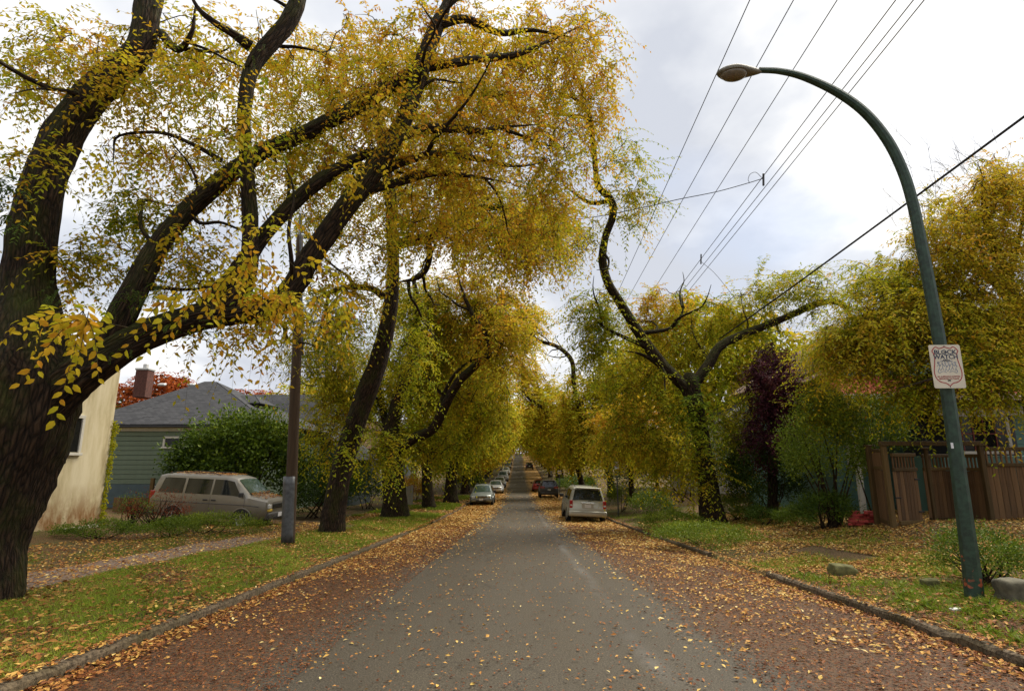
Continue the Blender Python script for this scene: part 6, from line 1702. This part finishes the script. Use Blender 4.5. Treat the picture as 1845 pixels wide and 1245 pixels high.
MINI = dict(SUV); MINI['tl'] = (.42, .20); MINI['tl_z'] = 1.08; MINI['rack'] = None; MINI['tailgate'] = None
P_ = {k: mat_paint('paint_' + k, c, d) for k, c, d in (('champagne', (.26, .243, .208), .36), ('silver_gold', (.46, .455, .38), .16), ('grey_green', (.24, .27, .26), .2), ('white', (.72, .73, .74), .08), ('silver', (.45, .47, .48), .15), ('charcoal', (.045, .042, .040), .15), ('red', (.28, .015, .015), .1), ('black', (.012, .013, .015), .1), ('navy', (.03, .045, .09), .12))}
# van in the driveway, nose to the street
fw = G(463, 948)
vc = np.array([fw[0] - 2.0, fw[1] + .95])
slope = (float(H(vc[0] - 1.4, vc[1])) - float(H(vc[0] + 1.4, vc[1]))) / 2.8
vz = float(H(vc[0], vc[1])) + .03
print('van', vc, slope)
van = make_car('parked_van', 'dusty champagne minivan parked nose to the street with leaves on its roof', VAN, P_['champagne'], (vc[0], vc[1], vz - .10), R(-3), slope, cat='van')
van.scale = (1, 1, 1.05)
# leaves lying on the van's roof, bonnet and windscreen foot
lv = Acc(); rs = np.random.default_rng(77)
def on_van(n, x0, x1, zf_, yw):
    x = rs.uniform(x0, x1, n); y = rs.uniform(-yw, yw, n); a_ = rs.uniform(0, 6.28, n)
    leaf_geo(lv, np.column_stack([x, y, zf_(x) + rs.uniform(.02, .04, n)]), np.column_stack([np.cos(a_), np.sin(a_), rs.normal(0, .1, n)]), np.column_stack([rs.normal(0, .3, n), rs.normal(0, .3, n), np.ones(n)]), rs.uniform(.05, .09, n), .04, np.clip(rs.normal(.42, .2, n), 0, 1))
on_van(900, -2.0, .6, lambda x: 1.91 + 0 * x, .74); on_van(260, 1.7, 2.25, lambda x: np.interp(x, [1.66, 2.34], [1.22, 1.10]), .8); on_van(160, 1.58, 1.70, lambda x: np.interp(x, [1.55, 1.70], [1.32, 1.22]), .8)
lo = lv.build('roof_leaves', MAT['fallen'], van, smooth=False, kind='stuff')
def park(name, label, sp, paint, y, u, flip, detail=False, cat='car', group='cars parked along the street'):
    x = float(cx(y)) + u; z = float(road_z(x, y)); pit = -math.atan((float(prof(y + 1.3)) - float(prof(y - 1.3))) / 2.6)
    hd_ = math.pi / 2 + R(-.6) + (math.pi if flip else 0)
    make_car(name, label, sp, P_[paint], (x, y, z), hd_, -pit if flip else pit, group, detail, cat)
sv = G(1058, 941)
park('parked_car', 'silver gold sport utility vehicle parked at the right kerb seen from behind', SUV, 'silver_gold', sv[1] + 2.2, sv[0] - float(cx(sv[1])), False, True)
sb = G(867, 911)
park('parked_car', 'grey green wagon facing the camera at the left kerb', WAGON, 'grey_green', sb[1] + 2.3, sb[0] - float(cx(sb[1])) , True, True)
park('parked_car', 'white hatchback facing the camera behind the grey wagon', HATCH, 'white', 68, -2.95, True)
park('parked_car', 'silver sedan parked behind the white hatchback', SEDAN, 'silver', 83, -3.0, True)
park('parked_car', 'tall silver minivan parked fourth in the left row', MINI, 'silver', 101, -3.0, True)
park('parked_car', 'white car parked beyond the silver minivan', SEDAN, 'white', 124, -3.0, True)
park('parked_car', 'dark grey car on the far slope of the left row', WAGON, 'charcoal', 146, -3.0, True)
park('parked_car', 'dark blue car higher on the far left slope', SEDAN, 'navy', 164, -3.0, True)
park('parked_car', 'pale silver car at the top of the left row', HATCH, 'silver', 188, -3.0, True)
park('parked_car', 'charcoal minivan with red tail lights at the right kerb', MINI, 'charcoal', 59, 2.75, False, True)
park('parked_car', 'red hatchback parked in front of the charcoal minivan', HATCH, 'red', 72, 2.35, False)
park('parked_car', 'small black car far up the right side of the road', SUV, 'black', 142, 2.5, False)

# ------------------------------------------------------------------ background trees behind the houses
bgv = [far_tree(201, MAT['red_leaf'], .5, 1.1, .55, 150, .2), far_tree(202, MAT['leaf'], .45, 1.1, .55, 150, .2), far_tree(203, MAT['green'], .4, 1.1, .5, 150, .2)]
def bg_tree(k, px, py_top, d, label, s_h=11.5):
    p = at(px, py_top, d); zg = float(H(p[0], d)); s = max(.5, (p[2] - zg) / s_h)
    place_tree(bgv[k], p[0], d, px * .01, s, label, name='background_tree', z=zg)
bg_tree(0, 300, 684, 75, 'rust red tree crown rising behind the chimney of the green house')
bg_tree(0, 425, 708, 85, 'rust red tree behind the dormer of the green house')
bg_tree(0, 505, 718, 80, 'rust red tree behind the roof of the blue house')
bg_tree(1, 575, 690, 62, 'yellow green tree behind the slate blue gable')
bg_tree(2, 620, 760, 75, 'green tree behind the leaning ridged trunk')
bg_tree(2, 100, 760, 60, 'green tree behind the cream house')
bg_tree(2, 200, 740, 65, 'green tree between cream and green houses')
bg_tree(2, 1180, 800, 60, 'dark green tree behind the orange garden tree')
bg_tree(2, 1300, 760, 48, 'dark green tree behind the forked tree')
bg_tree(1, 1250, 560, 52, 'orange gold tree showing above the forked tree')
bg_tree(1, 1440, 640, 45, 'gold tree beside the brown roofed house')
bg_tree(2, 1600, 700, 50, 'green tree behind the teal house')
bg_tree(1, 1760, 640, 40, 'gold tree behind the porch room')
bg_tree(2, 700, 800, 100, 'green tree far behind the left row')
bg_tree(2, 1100, 800, 100, 'green tree far behind the right row')
# a leafless brown tree left of the leaning trunk
def bare_tree():
    rs = np.random.default_rng(61); b = G(575, 905); d = 46.0
    x = at(572, 760, d)[0]; b = np.array([x, d, float(H(x, d))])
    w, lv = Acc(), Acc()
    L = crm(np.array([[*b, .22], [*(b + [.2, 0, 2.5]), .18], [*(at(590, 690, d)), .13]]), 5); tube(w, L[:, :3], L[:, 3], 8, .06, 3)
    att = [L[6:, :3]]
    for px, py in ((560, 640), (540, 655), (610, 630), (575, 610), (520, 680), (600, 655)):
        e = at(px, py, d + rs.normal(0, 1.5)); s = L[-1, :3]
        C = crm(np.array([[*s, .10], [*(s * .6 + e * .4 + rs.normal(0, .3, 3)), .07], [*(s * .25 + e * .75 + rs.normal(0, .4, 3)), .05], [*e, .02]]), 4); tube(w, C[:, :3], C[:, 3], 5); att.append(C[:, :3])
    ends = np.array([at(560 + rs.normal(0, 34), 640 + rs.normal(0, 30), d + rs.normal(0, 1.5)) for _ in range(220)])
    for P, ln in grow(rs, att, ends, .02, 3):
        tube(w, P, np.linspace(.022, .008, len(P)), 3, cap=False)
        O = np.repeat(P[-1:], 6, 0); twigs(w, O, rs.normal(0, .7, (6, 3)), np.full(6, .8), np.full(6, .1), .008)
    r_ = empty('bare_tree', b); tag(r_, 'nearly leafless brown tree with twisted branches left of the leaning trunk', 'tree')
    w.build('branches', MAT['bark_far'], r_, b)
bare_tree()
